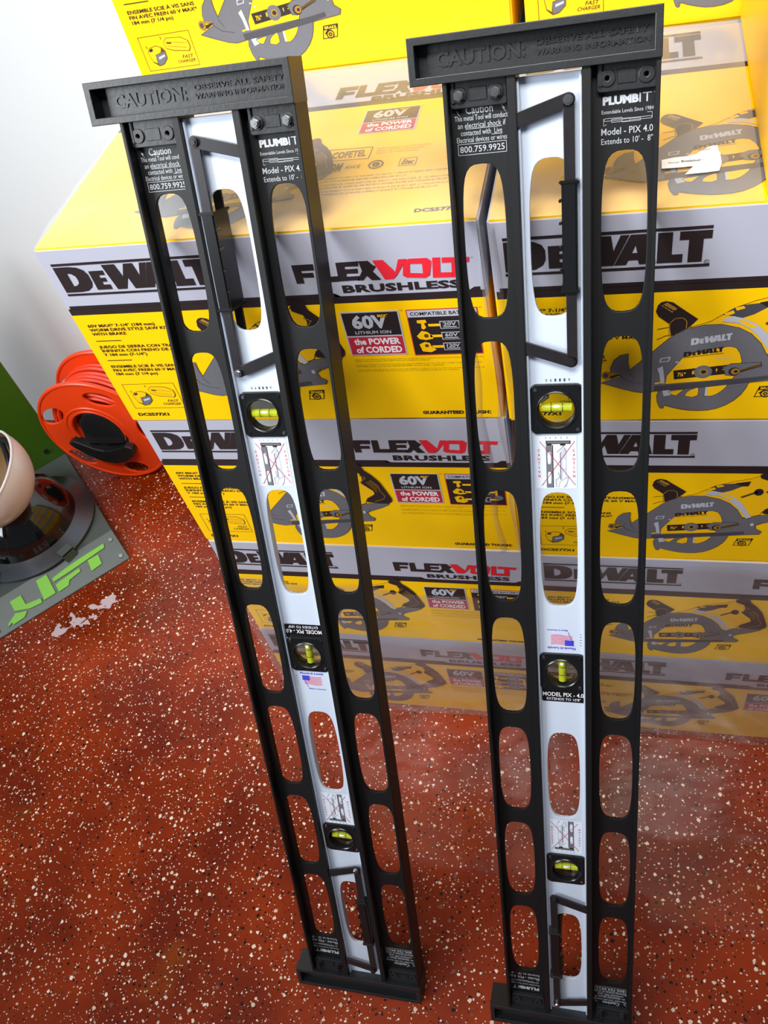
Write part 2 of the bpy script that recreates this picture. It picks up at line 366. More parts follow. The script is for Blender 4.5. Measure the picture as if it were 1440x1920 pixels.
FX = {
 'F': [(.2763, .0360), (.2990, .0360), (.2984, .0428), (.2850, .0428), (.2850, .0458), (.2965, .0458), (.2965, .0510), (.2845, .0510), (.2845, .0577), (.2763, .0577)],
 'L': [(.3005, .0360), (.3085, .0360), (.3085, .0514), (.3215, .0514), (.3205, .0577), (.2995, .0577)],
 'E': [(.3219, .0360), (.3450, .0358), (.3440, .0412), (.3300, .0412), (.3300, .0440), (.3425, .0440), (.3420, .0492), (.3298, .0492), (.3298, .0525), (.3425, .0525), (.3415, .0573), (.3205, .0575)],
 'X': [(.3450, .0358), (.3547, .0360), (.3585, .0410), (.3614, .0424), (.3570, .0480), (.3637, .0579), (.3540, .0579), (.3500, .0525), (.3455, .0577), (.3395, .0577), (.3465, .0470)],
 'V': [(.3590, .0358), (.3692, .0358), (.3792, .0500), (.3843, .0362), (.3925, .0362), (.3800, .0540), (.3760, .0578), (.3672, .0578)],
 'O': [(.3945, .0363), (.4118, .0365), (.4156, .0400), (.4150, .0440), (.4120, .0560), (.4070, .0587), (.3890, .0570), (.3858, .0545), (.3880, .0430), (.3900, .0390)],
 'o': [(.3946, .0420), (.4066, .0425), (.4058, .0533), (.3930, .0522)],
 'L2': [(.4172, .0366), (.4245, .0367), (.4225, .0534), (.4345, .0538), (.4340, .0595), (.4146, .0588)],
 'T': [(.4262, .0370), (.4516, .0380), (.4510, .0437), (.4420, .0433), (.4408, .0597), (.4332, .0595), (.4345, .0430), (.4255, .0428)],
}
def flexvolt(p, fn, layer=2):
    for k in 'FLEX': p.poly([fn(x, t) for x, t in FX[k]], INKBLK, layer)
    for k in ('V', 'L2', 'T'): p.poly([fn(x, t) for x, t in FX[k]], INKRED, layer + .5)
    p.poly([[fn(x, t) for x, t in FX['O']], [fn(x, t) for x, t in FX['o']]], INKRED, layer + .5)
SAW_N = dict(
 body=[(.0979, .1938), (.118, .1852), (.1075, .1800), (.1072, .1739), (.1105, .1640), (.1161, .1579), (.1241, .1559), (.1239, .1667), (.1255, .1777), (.1354, .1663), (.1482, .1523), (.1605, .1381), (.1757, .1273), (.1911, .1231), (.2065, .1231), (.2224, .1280), (.2335, .1355), (.2432, .1472), (.2503, .1620), (.2556, .1639), (.2650, .1570), (.2763, .1555), (.2996, .1548), (.2990, .1575), (.2890, .1637), (.2775, .1690), (.2656, .1744), (.2672, .1821), (.2741, .1874), (.2720, .1925), (.2387, .1962), (.1978, .2019), (.1505, .2062), (.1390, .2079), (.1297, .2061), (.1130, .2000)],
 win=[(.1604, .1970), (.1612, .1860), (.1670, .1758), (.1749, .1623), (.1800, .1580), (.2041, .1515), (.2165, .1498), (.2225, .1520), (.2265, .1590), (.2291, .1687), (.2280, .1760), (.2231, .1915)],
 lower=[(.1551, .2050), (.1530, .2130), (.1541, .2220), (.1565, .2290), (.1586, .2310), (.1608, .2300), (.1600, .2275), (.1625, .2268), (.1690, .2295), (.1773, .2320), (.1860, .2340), (.1948, .2346), (.2040, .2340), (.2117, .2318), (.2200, .2270), (.2274, .2204), (.2330, .2125), (.2365, .2044), (.2387, .1955), (.1978, .2010)],
 lw1=[(.1801, .2138), (.1815, .2090), (.1850, .2055), (.1922, .2018), (.1930, .2070), (.1925, .2132), (.1876, .2156)],
 lw2=[(.1987, .2003), (.2194, .1977), (.2185, .2020), (.2149, .2071), (.2105, .2115), (.2055, .2143), (.1988, .2141)],
 lw3=[(.1640, .2072), (.1790, .2045), (.1720, .2130), (.1680, .2120)],
 bar=[(.1672, .1789), (.2179, .1728), (.2191, .1843), (.1685, .1908)],
 lever=[(.2128, .1757), (.2200, .1712), (.2463, .1705), (.2473, .1753), (.2300, .1815), (.2230, .1870), (.2160, .1860)],
 strip=[(.1502, .1992), (.1972, .1947), (.2381, .1903), (.2548, .1877), (.2556, .1925), (.2387, .1958), (.1978, .2019), (.1505, .2057)],
 knob=[(.1475, .1055), (.1490, .0985), (.1519, .0951), (.1560, .0940), (.1622, .0957), (.1710, .1036), (.1853, .1159), (.1787, .1246), (.1757, .1273), (.1625, .1353), (.1606, .1210), (.1560, .1165), (.1500, .1110)],
 handle=[(.2600, .0850), (.2697, .0784), (.2740, .0785), (.2768, .0811), (.2794, .0899), (.2881, .0999), (.2955, .1123), (.3003, .1273), (.3055, .1450), (.3043, .1510), (.2985, .1555), (.2890, .1552), (.2716, .1530), (.2701, .1500), (.2725, .1448), (.2844, .1365), (.2835, .1300), (.2707, .1155), (.2740, .1060), (.2720, .0960), (.2610, .0905)],
 motor=[(.1790, .1255), (.1965, .1194), (.2160, .1047), (.2333, .0975), (.2516, .0922), (.2640, .0850), (.2720, .0960), (.2740, .1060), (.2707, .1155), (.2835, .1300), (.2844, .1365), (.2701, .1500), (.2680, .1560), (.2520, .1620)],
 patch=[(.2060, .1120), (.2170, .1040), (.2220, .1020), (.2420, .1000), (.2430, .1060), (.2330, .1130), (.2240, .1165)],
 wedge=[(.2360, .1000), (.2520, .0965), (.2500, .1050), (.2430, .1055)],
 arc=[(.2060, .1200), (.2090, .1160), (.2160, .1140), (.2270, .1180), (.2390, .1260), (.2480, .1370), (.2560, .1540), (.2600, .1600), (.2540, .1630), (.2490, .1530), (.2400, .1390), (.2310, .1290), (.2200, .1220), (.2120, .1210)],
 arcy=[(.2190, .1175), (.2260, .1195), (.2370, .1270), (.2350, .1290), (.2280, .1260)],
)
def saw(p, fn, L0=2):
    pl = lambda k, m, l: p.poly([fn(x, t) for x, t in SAW_N[k]], m, L0 + l)
    ln = lambda k, w, m, l, c=True: p.line([fn(x, t) for x, t in SAW_N[k]], w, m, L0 + l, c)
    pl('motor', INKYEL, 0); ln('motor', .0007, INKBRN, 1)
    p.line([fn(.150, .1395), fn(.158, .1350), fn(.167, .1345)], .0008, INKBRN, 0); p.line([fn(.150, .127), fn(.160, .125)], .0008, INKBRN, 0)
    pl('patch', INKDGR, 2); pl('wedge', INKBLK, 2.5)
    p.poly([fn(.2160, .1045), fn(.2230, .1030), fn(.2250, .1055), fn(.2180, .1080)], INKYEL, L0 + 3)
    p.poly([fn(.2075, .1105), fn(.2150, .1075), fn(.2165, .1110), fn(.2090, .1140)], INKYEL, L0 + 3)
    p.line([fn(.2455, .1240), fn(.2600, .1150)], .003, INKBRN, L0 + 3); p.poly([fn(*c) for c in circ(.2620, .1150, .0050, 16, .006)], INKBLK, L0 + 3)
    pl('body', INKGRY, 3); ln('body', .0007, INKDGR, 3.5)
    pl('lower', INKGRY, 1.5); ln('lower', .0006, INKDGR, 2)
    pl('arc', INKLGR, 4); pl('arcy', INKYEL, 4.5)
    for k in ('lw1', 'lw2', 'lw3'): pl(k, INKYEL, 2.5); ln(k, .0005, INKDGR, 3)
    p.poly([fn(.158, .205), fn(.165, .2045), fn(.167, .212), fn(.160, .214)], INKLGR, L0 + 2.7)
    p.poly([fn(*c) for c in rect(.1990, .2015, .2012, .2135)], INKLGR, L0 + 3)
    pl('win', INKYEL, 4); ln('win', .0006, INKDGR, 4.5)
    pl('strip', INKDGR, 5)
    pl('bar', INKBLK, 5); pl('lever', INKGRY, 6.5); ln('lever', .0005, INKBLK, 7)
    p.poly([fn(.228, .1800), fn(.2463, .1722), fn(.2468, .1745), fn(.230, .1825)], INKBRN, L0 + 7)
    for cx, cy, r, m, l in ((.2235, .1815, .0052, INKBLK, 7.5), (.2245, .1815, .0040, INKGOLD, 8), (.2250, .1815, .0018, INKBLK, 8.5), (.1950, .1813, .0084, INKGRY, 6), (.1955, .1813, .0042, INKGOLD, 6.5), (.1955, .1813, .0024, INKBLK, 7)):
        p.poly([fn(*c) for c in circ(cx, cy, r, 20)], m, L0 + l)
    def tb(s, x0, t0, x1, t1, m, l, **k):
        a = fn(x0, t1); b = fn(x1, t0); p.textbox(s, min(a[0], b[0]), min(a[1], b[1]), max(a[0], b[0]), max(a[1], b[1]), m, L0 + l, **k)
    tb('7\u00bc"', .1715, .1815, .1790, .1870, INKYEL, 6, bold=.03); tb('8', .1848, .1795, .1868, .1845, INKYEL, 6, bold=.03); tb('9', .2065, .1772, .2080, .1818, INKYEL, 6, bold=.03); tb('2', .2125, .1750, .2145, .1795, INKYEL, 6, bold=.03)
    f2 = lambda x0, t0, x1, t1, sk: (lambda x, y: fn(x0 + (x1 - x0) * x, t0 + (t1 - t0) * y + sk * x))
    wordmark(p, f2(.1812, .1390, .2150, .1475, -.005), INKLGR, L0 + 5, False)
    wordmark(p, f2(.1755, .1556, .2092, .1620, -.0055), INKBLK, L0 + 6, False)
    p.line([fn(.1755, .1628), fn(.2110, .1578)], .0006, INKBLK, L0 + 6)
    for x, t in ((.2080, .1640), (.2130, .1645), (.2180, .1640), (.1700, .1680), (.1740, .1720)):
        p.poly([fn(*c) for c in circ(x, t, .0016, 8, .0010)], INKLGR, L0 + 5)
    p.poly([fn(.1545, .1625), fn(.1640, .1610), fn(.1625, .1670), fn(.1535, .1680)], INKLGR, L0 + 4); p.poly([fn(.1556, .1634), fn(.1625, .1622), fn(.1615, .1660), fn(.1548, .1668)], INKGRY, L0 + 4.5)
    p.poly([fn(.1520, .1760), fn(.1570, .1730), fn(.1590, .1870), fn(.1600, .1960), fn(.1560, .1960), fn(.1545, .1840)], INKLGR, L0 + 4)
    p.poly([fn(.1500, .1950), fn(.1560, .1938), fn(.1565, .1955), fn(.1510, .1970)], INKYEL, L0 + 5.5)
    pl('knob', INKBLK, 2)
    p.line([fn(.1606, .1350), fn(.1606, .1200), fn(.1650, .1145), fn(.1720, .1140), fn(.1757, .1180), fn(.1757, .1273)], .0008, INKGOLD, L0 + 3)
    p.poly([fn(.1520, .0990), fn(.1570, .0955), fn(.1665, .1030), fn(.1620, .1075)], INKGOLD, L0 + 3)
    for i in range(4): p.line([fn(.1540 + .003 * i, .0985 + .0022 * i), fn(.1556 + .003 * i, .1005 + .0022 * i)], .0014, INKBLK, L0 + 4)
    pl('handle', INKBLK, 6)
    p.line([fn(.2712, .1000), fn(.2790, .1040), fn(.2690, .1140)], .0010, INKGOLD, L0 + 7)
    p.poly([fn(.2770, .1130), fn(.2838, .1091), fn(.2918, .1193), (fn(.2875, .1350)), fn(.2855, .1290)], INKBRN, L0 + 7)
    p.line([fn(.2838, .1091), fn(.2918, .1193), fn(.2925, .1290), fn(.2975, .1400), fn(.2940, .1460), fn(.2820, .1510)], .0009, INKGOLD, L0 + 7.5)
    p.poly([fn(.1035, .1850), fn(.1190, .1822), fn(.1080, .1880)], INKBLK, L0 + 4)
    p.poly([fn(*c) for c in circ(.1030, .1838, .0045, 16, .0055)], INKGOLD, L0 + 5); p.poly([fn(*c) for c in circ(.1026, .1838, .0024, 12, .003)], INKDGR, L0 + 5.5)
    p.poly([fn(.1050, .1790), fn(.1180, .1815), fn(.1110, .1830)], INKGOLD, L0 + 5)
    p.line([fn(.1170, .1860), fn(.1260, .1930), fn(.1400, .1960)], .0006, INKDGR, L0 + 5); p.line([fn(.1250, .1800), fn(.1300, .1890)], .0006, INKDGR, L0 + 5)
    p.line([fn(.2710, .1690), fn(.2690, .1740), fn(.2660, .1742)], .0006, INKBRN, L0 + 5)
    p.poly([fn(*c) for c in circ(.2620, .1740, .0022, 8, .0030)], INKLGR, L0 + 6)
def badge(p, fn, L0=2):
    R = lambda x0, t0, x1, t1, m, l: p.poly([fn(x0, t0), fn(x1, t0), fn(x1, t1), fn(x0, t1)], m, L0 + l)
    def tb(s, x0, t0, x1, t1, m, l, **k):
        a = fn(x0, t1); b = fn(x1, t0); p.textbox(s, min(a[0], b[0]), min(a[1], b[1]), max(a[0], b[0]), max(a[1], b[1]), m, L0 + l, **k)
    R(.3112, .0952, .3732, .1530, INKLGR, 0); R(.3127, .0967, .3717, .1262, INKBLK, 1); R(.3127, .1280, .3717, .1515, INKDRED, 1)
    tb('60V', .3215, .0995, .3595, .1175, INKLGR, 2, bold=.045); R(.3500, .0985, .3610, .1035, INKBLK, 2.5); tb('MAX*', .3505, .0992, .3612, .1030, INKYEL, 3, bold=.03)
    tb('LITHIUM ION', .3225, .1200, .3610, .1240, INKLGR, 2, bold=.02)
    tb('the POWER', .3185, .1298, .3685, .1385, INKWHT, 2, bold=.04); tb('of CORDED', .3185, .1408, .3685, .1498, INKWHT, 2, bold=.04)
    tb('TM', .3745, .0950, .3775, .0965, INKBLK, 1)
def front_meshes():
    fn3 = lambda x, y, l: (x, -0.00035 - 0.00010 * l, BH + y)
    I = lambda x, t: (x, -t); out = []
    def add(name, p): out.append((name, p.mesh(name, fn3), p.mats))
    p = Print(); wordmark(p, lambda x, y: LG([(x, y)])[0]); p.poly([circ(.1872, -.0535, .0022, 14), circ(.1872, -.0535, .0018, 14)], INKBLK, 2); p.text('R', .1864, -.0545, .0020, INKBLK, 2); add('brand_wordmark', p)
    p = Print(); flexvolt(p, I); p.textbox('BRUSHLESS', .3218, -.0718, .4405, -.0624, INKBLK, 2, bold=.045, space=1.05)
    p.poly(P((.312, .0716), (.3180, .0755), (.4470, .0755), (.4530, .0716), (.4585, .0716), (.4585, .0757), (.312, .0757)), INKBLK, 1)
    p.poly(P((.0055, .0716), (.312, .0716), (.318, .0757), (.0055, .0757)), INKBLK, 1)
    p.textbox('TM', .4530, -.0395, .4550, -.0385, INKBLK, 2); add('series_wordmark', p)
    p = Print(); T = lambda s, x, t, cap=.0041: p.text(s, x, -t - cap / 2, cap, INKBLK, 2, bold=.016, xs=XS)
    bb = text_raw('60V MAX* 7-1/4" (184 mm)', .016)[2]; XS = .0836 / (bb[2] * .0041 / .727)
    for s, t in (('60V MAX* 7-1/4" (184 mm)', .0992), ('WORM DRIVE STYLE SAW KIT', .1050), ('WITH BRAKE', .1108), ('JUEGO DE SIERRA CON TRANSMISI\u00d3N', .1295), ('INFINITA CON FRENO DE 60 V MAX*', .1352), ('Y 184 mm (7-1/4")', .1410), ('ENSEMBLE SCIE \u00c0 VIS SANS', .1590), ('FIN AVEC FREIN 60 V MAX*', .1648), ('184 mm (7 1/4 po)', .1706)): T(s, .0142, t)
    for t in (.1208, .1498): p.poly(P((.0142, t - .0005), (.0464, t - .0005), (.0464, t + .0005), (.0142, t + .0005)), INKBLK, 2)
    add('description_text', p)
    p = Print(); p.textbox('DCS577X1', .0140, -.2403, .0560, -.2350, INKBLK, 2, bold=.035); add('model_number', p)
    p = Print(); p.line(P((.0148, .1875), (.0830, .1865), (.0830, .2265), (.0148, .2268)), .0005, INKBLK, 2, True)
    p.text('1', .0205, -.2010, .0035, INKBLK, 2, bold=.02); p.text('1', .0430, -.1925, .0035, INKBLK, 2, bold=.02)
    p.poly(P((.0210, .2060), (.0250, .2005), (.0340, .1985), (.0410, .2010), (.0445, .2060), (.0440, .2145), (.0370, .2210), (.0300, .2225), (.0235, .2170)), INKBRN, 2)
    p.poly(P((.0217, .2062), (.0255, .2012), (.0340, .1992), (.0405, .2015), (.0380, .2070), (.0300, .2090), (.0290, .2190), (.0240, .2160)), INKYEL, 3)
    p.poly(P((.0300, .2095), (.0385, .2075), (.0440, .2065), (.0435, .2140), (.0370, .2202), (.0300, .2215)), INKGRY, 3); p.poly(P((.0330, .2120), (.0420, .2095), (.0420, .2120), (.0330, .2150)), INKLGR, 4)
    p.poly(P((.0240, .2025), (.0285, .2010), (.0290, .2040), (.0245, .2055)), INKBLK, 4)
    p.poly(P((.0460, .1960), (.0510, .1915), (.0700, .1925), (.0785, .1975), (.0790, .2050), (.0760, .2095), (.0560, .2070), (.0470, .2035)), INKBRN, 2)
    p.poly(P((.0466, .1962), (.0513, .1921), (.0697, .1931), (.0778, .1978), (.0783, .2048), (.0756, .2087), (.0562, .2062), (.0476, .2030)), INKYEL, 3)
    p.line(P((.0500, .1960), (.0760, .2000)), .0004, INKBRN, 4); p.line(P((.0500, .2010), (.0740, .2050)), .0004, INKBRN, 4); p.poly(P((.0500, .1965), (.0560, .1972), (.0560, .1990), (.0500, .1983)), INKBRN, 4)
    p.textbox('FAST', .0640, -.2170, .0790, -.2130, INKBLK, 2, shear=.3); p.textbox('CHARGER', .0560, -.2220, .0795, -.2182, INKBLK, 2, shear=.3); add('battery_inset', p)
    p = Print(); saw(p, I); add('saw_picture', p)
    p = Print(); badge(p, I); add('battery_badge', p)
    p = Print(); R = lambda x0, t0, x1, t1, m, l: p.poly(P((x0, t0), (x1, t0), (x1, t1), (x0, t1)), m, l)
    R(.3808, .0954, .4528, .1545, INKDRED, 2); R(.3818, .0964, .4518, .1535, INKBLK, 3); R(.3818, .0964, .4518, .1050, INKLGR, 4)
    p.textbox('COMPATIBLE BATTERY', .3845, -.1030, .4505, -.0985, INKBLK, 5, bold=.02)
    for k, (tm, s) in enumerate(((.1160, '20V'), (.1300, '60V'), (.1440, '120V'))):
        R(.4010, tm - .0020, .4400, tm + .0012, INKYEL, 4); R(.4130, tm - .0052, .4330, tm + .0045, INKLGR, 5); R(.4138, tm - .0044, .4322, tm + .0037, INKBLK, 6)
        p.textbox(s, .4165, -tm - .0006, .4298, -tm + .0038, INKLGR, 7, bold=.02); R(.4160, tm + .0015, .4300, tm + .0025, INKLGR, 7)
    R(.4400, .1140, .4430, .1452, INKYEL, 4)
    p.poly(P((.3900, .1090), (.3990, .1085), (.4000, .1120), (.3970, .1130), (.3985, .1185), (.3955, .1210), (.3935, .1195), (.3940, .1130), (.3900, .1125)), INKYEL, 4)
    p.poly(P((.3870, .1290), (.3930, .1225), (.3985, .1240), (.4030, .1290), (.4040, .1330), (.3960, .1345), (.3890, .1330)), INKYEL, 4); p.poly([(x, -y) for x, y in circ(.3970, .1290, .0025, 12)], INKBRN, 5)
    p.poly(P((.3880, .1400), (.3940, .1370), (.3990, .1385), (.4000, .1430), (.4050, .1475), (.3990, .1510), (.3900, .1495), (.3890, .1450)), INKYEL, 4); p.poly([(x, -y) for x, y in circ(.3955, .1420, .0022, 12)], INKBRN, 5)
    p.poly([(x, -y) for x, y in circ(.4440, .1400, .0055, 16, .0045)], INKGRY, 5); p.textbox('TM', .4540, -.0966, .4568, -.0952, INKBLK, 2); add('compatibility_chart', p)
    p = Print(); lines = ('*Maximum initial battery voltage (measured without a workload) is 20, 60 and 120 volts. Nominal voltage is 18, 54 and 108. 120V', 'MAX* is based on using 2 60V MAX* lithium-ion batteries combined.', 'Voltaje inicial maximo de la bateria (medido sin carga de trabajo) es 20, 60 y 120 volts. Voltaje nominal es 18, 54 y 108.', '120V MAX* basado en el uso de 2 baterias 60V MAX* de iones de litio combinadas.', 'Tension initiale maximale du bloc-piles (mesuree sans charge de travail) est de 20, 60 et 120 volts. La tension nominale est de 18,', '54 et 108. 120 V MAX* base sur deux blocs-piles 60 V MAX* au lithium-ion combines.')
    for s, t, x1 in zip(lines, (.1580, .1604, .1652, .1676, .1724, .1748), (.4530, .3960, .4500, .4100, .4520, .4250)): p.textbox(s, .3135, -t - .0017, x1, -t, INKBRN, 2, res=1)
    add('fine_print', p)
    p = Print(); p.textbox('GUARANTEED TOUGH', .3752, -.2414, .4500, -.2362, INKBLK, 2, bold=.045); R(.4508, .2366, .4522, .2378, INKBLK, 2); R(.4508, .2398, .4522, .2412, INKBLK, 2); add('slogan_text', p)
    p = Print(); p.line(P((.2492, .2028), (.2665, .2020), (.2632, .2155), (.2458, .2163)), .0008, INKBLK, 2, True); p.poly(P((.2492, .2028), (.2665, .2020), (.2655, .2066), (.2480, .2074)), INKBLK, 2)
    p.textbox('BRAKE', .2503, -.2063, .2645, -.2032, INKYEL, 3, bold=.03); p.poly([[(x, -y) for x, y in circ(.2555, .2122, .0048, 18)], [(x, -y) for x, y in circ(.2555, .2122, .0036, 18)]], INKBLK, 3); p.poly([[(x, -y) for x, y in circ(.2555, .2122, .0022, 14)], [(x, -y) for x, y in circ(.2555, .2122, .0010, 14)]], INKBLK, 3)
    p.line(P((.2500, .2110), (.2540, .2075)), .0014, INKBLK, 3); add('brake_icon', p)
    return out
def lid_mesh():
    """print on the lid: (x, t) front-style drawing laid on the top face, y measured back from the front edge"""
    fn3 = lambda x, y, l: (x, y, BH + 0.00035 + 0.00010 * l)
    out = []
    def add(name, p): out.append((name, p.mesh(name, fn3), p.mats))
    p = Print()
    wordmark(p, lambda x, y: (.0128 + .1672 * x, .3165 - .0500 * y))
    add('brand_wordmark', p); p = Print()
    flexvolt(p, lambda x, t: (x - .004, .2843 - (t - .0359) * 1.28))
    p.textbox('BRUSHLESS', .3160, .2450, .4350, .2545, INKBLK, 2, bold=.045)
    add('series_wordmark', p); p = Print()
    badge(p, lambda x, t: (x + .005, .2225 - (t - .0952) * .86))
    add('battery_badge', p); p = Print()
    saw(p, lambda x, t: (x, .25 - t))
    add('saw_picture', p); p = Print()
    p.line([(.2925, .1449), (.3392, .1435), (.3385, .1215), (.2940, .1229)], .0009, INKBRN, 2, True); p.textbox('COFETEL', .2975, .1270, .3340, .1395, INKBRN, 2, bold=.02)
    for i, (a, w) in enumerate(((.3450, .4010), (.3450, .3960), (.3450, .3900))): p.textbox('NOM SCT ' + 'APROBADO POR COMISION FEDERAL'[i * 5:], a, .1400 - .0045 * i - .002, w, .1400 - .0045 * i, INKBRN, 2, res=1)
    p.textbox('NOM', .2930, .1010, .3135, .1170, INKBRN, 2, bold=.03, shear=.2); p.textbox('ANCE', .3165, .1050, .3330, .1110, INKBRN, 2, shear=.2)
    p.poly([circ(.3490, .1085, .0080, 24), circ(.3490, .1085, .0062, 24)], INKBRN, 2); p.poly([circ(.3490, .1085, .0040, 24), circ(.3490, .1085, .0012, 10)], INKBRN, 2)
    p.line(rect(.3735, .1015, .3905, .1155), .0006, INKBRN, 2, True); p.textbox('Etec', .3755, .1040, .3885, .1130, INKBRN, 2, bold=.02, shear=.4)
    tl = ('WARNING: TO REDUCE THE RISK OF INJURY, USER MUST READ AND UNDERSTAND', 'INSTRUCTION MANUAL BEFORE OPERATING PRODUCT.', 'ADVERTENCIA: PARA REDUCIR EL RIESGO DE LESIONES, EL USUARIO DEBE LEER', 'Y ENTENDER EL MANUAL DE INSTRUCCIONES ANTES DE UTILIZAR EL PRODUCTO.', "AVERTISSEMENT: POUR REDUIRE LE RISQUE DE BLESSURES, L'UTILISATEUR DOIT LIRE", "ET COMPRENDRE LE MODE D'EMPLOI AVANT D'UTILISER LE PRODUIT.")
    for i, (s, w) in enumerate(zip(tl, (.4360, .3850, .4400, .4380, .4440, .4200))):
        y = .0900 - .0052 * i - .0014 * (i // 2); p.textbox(s, .2945, y - .0030, w, y, INKBRN, 2, res=1)
    add('safety_notice', p); p = Print()
    p.textbox('DCS577X1', .4030, .0172, .4480, .0232, INKBLK, 2, bold=.035)
    add('model_number', p)
    return out
CARTON = carton_mesh(); FRONT = front_meshes(); LID = lid_mesh()
for _, me, ms in FRONT + LID:
    for m_ in ms: me.materials.append(m_)
def carton(loc, label, group, lid=False, plain=False, rz=0.0):
    r = empty('saw_kit_box', loc); r.rotation_euler.z = rz; tag(r, label, 'box', group)
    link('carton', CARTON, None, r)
    if not plain:
        for n, me, _ in FRONT: link(n, me, None, r)
    if lid:
        for n, me, _ in LID: link(n, me, None, r)
    return r
G1 = 'saw kit boxes stacked against the wall'
LBL = ('yellow and grey saw kit box on top of the left front stack', 'yellow saw kit box second from the top of the left front stack', 'yellow saw kit box third from the top of the left front stack', 'yellow saw kit box on the floor at the bottom of the left front stack')
LBR = ('saw kit box on top of the right front stack, under the torn paper label', 'yellow saw kit box second from the top of the right front stack', 'yellow saw kit box third from the top of the right front stack', 'yellow saw kit box on the floor at the bottom of the right front stack')
for i, dx in enumerate((0.0, 0.003, 0.0055, 0.0035)):
    carton((dx - .0008, (0, .0015, .0, .001)[i], .75 - .25 * i), LBL[i], G1, lid=(i == 0))
for i, dx in enumerate((0.0, 0.0075, 0.010, 0.003)):
    carton((.4713 + dx, -.005 + (0, .001, .0, .001)[i], .75 - .25 * i), LBR[i], G1, lid=(i == 0))
carton((.0005, .340, 1.0), 'yellow saw kit box at the top left, set back behind the left level', G1, lid=True)
carton((.4790, .338, 1.0), 'yellow saw kit box at the top, set back behind the right level', G1, lid=True)
carton((.7010, .0015, 1.0), 'saw kit box at the right edge standing on the lid of the right front stack', G1, lid=True)
for x in (.0005, .4790):
    for k in range(4): carton((x, .340, .25 * k), 'saw kit box of the rear row hidden behind the front stacks', 'hidden rear row saw kit boxes', plain=True)

# torn paper label lying on the right lid
bm = bmesh.new(); pp = [(.6192, .0640), (.630, .0665), (.640, .0668), (.648, .0690), (.652, .0735), (.660, .0800), (.6660, .0808), (.6665, .0700), (.6675, .0690), (.6680, .0516), (.6655, .0400), (.655, .0388), (.6383, .0384), (.6453, .0503), (.632, .0500), (.6191, .0502)]
vs, fs = curve_raw([pp], extrude=.0002)
pm = bpy.data.meshes.new('torn_label'); pm.from_pydata([(v[0], v[1], v[2] + 1.0044) for v in vs], [], fs)
tl_ = tag(link('torn_label', pm, PAPER), 'torn white paper label stuck on the right front stack lid', 'label')
p = Print(); p.textbox('Fancy', .6245, .0560, .6340, .0590, INKDGR, 1, shear=.3); p.textbox('Broadcloud -', .6355, .0570, .6530, .0605, INKBLK, 1, bold=.02)
p.line([(.6500, .0735), (.6600, .0755)], .0006, INKDGR, 1)
p.obj('label_writing', lambda x, y, l: (x, y, 1.0044 + .0004 + .0001 * l), tl_)

# stretch film
def film_sheet(bm, nx, ny, f):
    g = [[bm.verts.new(f(i / nx, j / ny)) for i in range(nx + 1)] for j in range(ny + 1)]
    for j in range(ny):
        for i in range(nx): bm.faces.new((g[j][i], g[j][i + 1], g[j + 1][i + 1], g[j + 1][i]))
def wob(x, z, s=0.0): return .0012 * math.sin(31 * x + 11 * z + s) + .0010 * math.sin(57 * z - 13 * x + 2 * s) + .0006 * math.sin(97 * x + 71 * z)
def film_front(x0, x1, y, ztop, sd):
    def f(a, b):
        x = x0 + (x1 - x0) * a; zt = ztop + .012 * math.sin(9 * x + sd) + .006 * math.sin(37 * x); z = .003 + (zt - .003) * b
        return (x, y - .0075 + wob(x, z, sd), z)
    return f
def film_lid(x0, x1, y0, y1, sd):
    def f(a, b):
        x = x0 + (x1 - x0) * a; y = y0 + (y1 - y0) * b
        return (x, y, 1.0009 + (.0026 + .0010 * math.sin(23 * x + 17 * y + sd) + .0007 * math.sin(61 * y - 29 * x)) * min(1.0, b / .12))
    return f
def film_gap(x0, x1, y, z0, z1, sd):
    def f(a, b):
        x = x0 + (x1 - x0) * a; z = z0 + (z1 - z0) * b
        fold = .010 * max(0, math.sin(math.pi * a)) ** 2
        return (x + .002 * math.sin(40 * z + sd), y - .004 + fold + .6 * wob(x, z, sd), z)
    return f
def film(label, parts, m):
    bm = bmesh.new()
    for nx, ny, f in parts: film_sheet(bm, nx, ny, f)
    me = bpy.data.meshes.new('stretch_film'); bm.to_mesh(me); bm.free()
    for q in me.polygons: q.use_smooth = True
    tag(link('stretch_film', me, MATS[m]), label, 'plastic wrap', 'clear stretch film round the box stacks')
film('clear stretch film over the front of the lower boxes of the left stack', [(60, 60, film_front(.001, .4655, 0, .40, 1.0))], 'film')
film('second layer of clear film low on the left stack, near the floor', [(60, 40, film_front(.0015, .4650, -.004, .255, 3.0))], 'film')
film('clear film stretched over the lid of the left front stack', [(40, 30, film_lid(.002, .463, .0004, .333, .4))], 'film_lid_haze')
film('crumpled clear film at the right corner of the left front stack', [(10, 60, film_gap(.4370, .4670, 0, .50, .995, .3))], 'film')
film('clear stretch film over the front of the lower boxes of the right stack', [(60, 60, film_front(.4740, .940, -.006, .488, 2.2))], 'film')
film('second layer of clear film low on the right stack, near the floor', [(60, 40, film_front(.4745, .9395, -.010, .262, 4.0))], 'film')
film('clear film stretched over the lid of the right front stack', [(40, 30, film_lid(.474, .698, -.0046, .328, 1.4))], 'film_lid_haze')
film('crumpled clear film at the left corner of the right front stack', [(8, 60, film_gap(.4745, .4950, -.005, .50, .995, 1.3))], 'film')

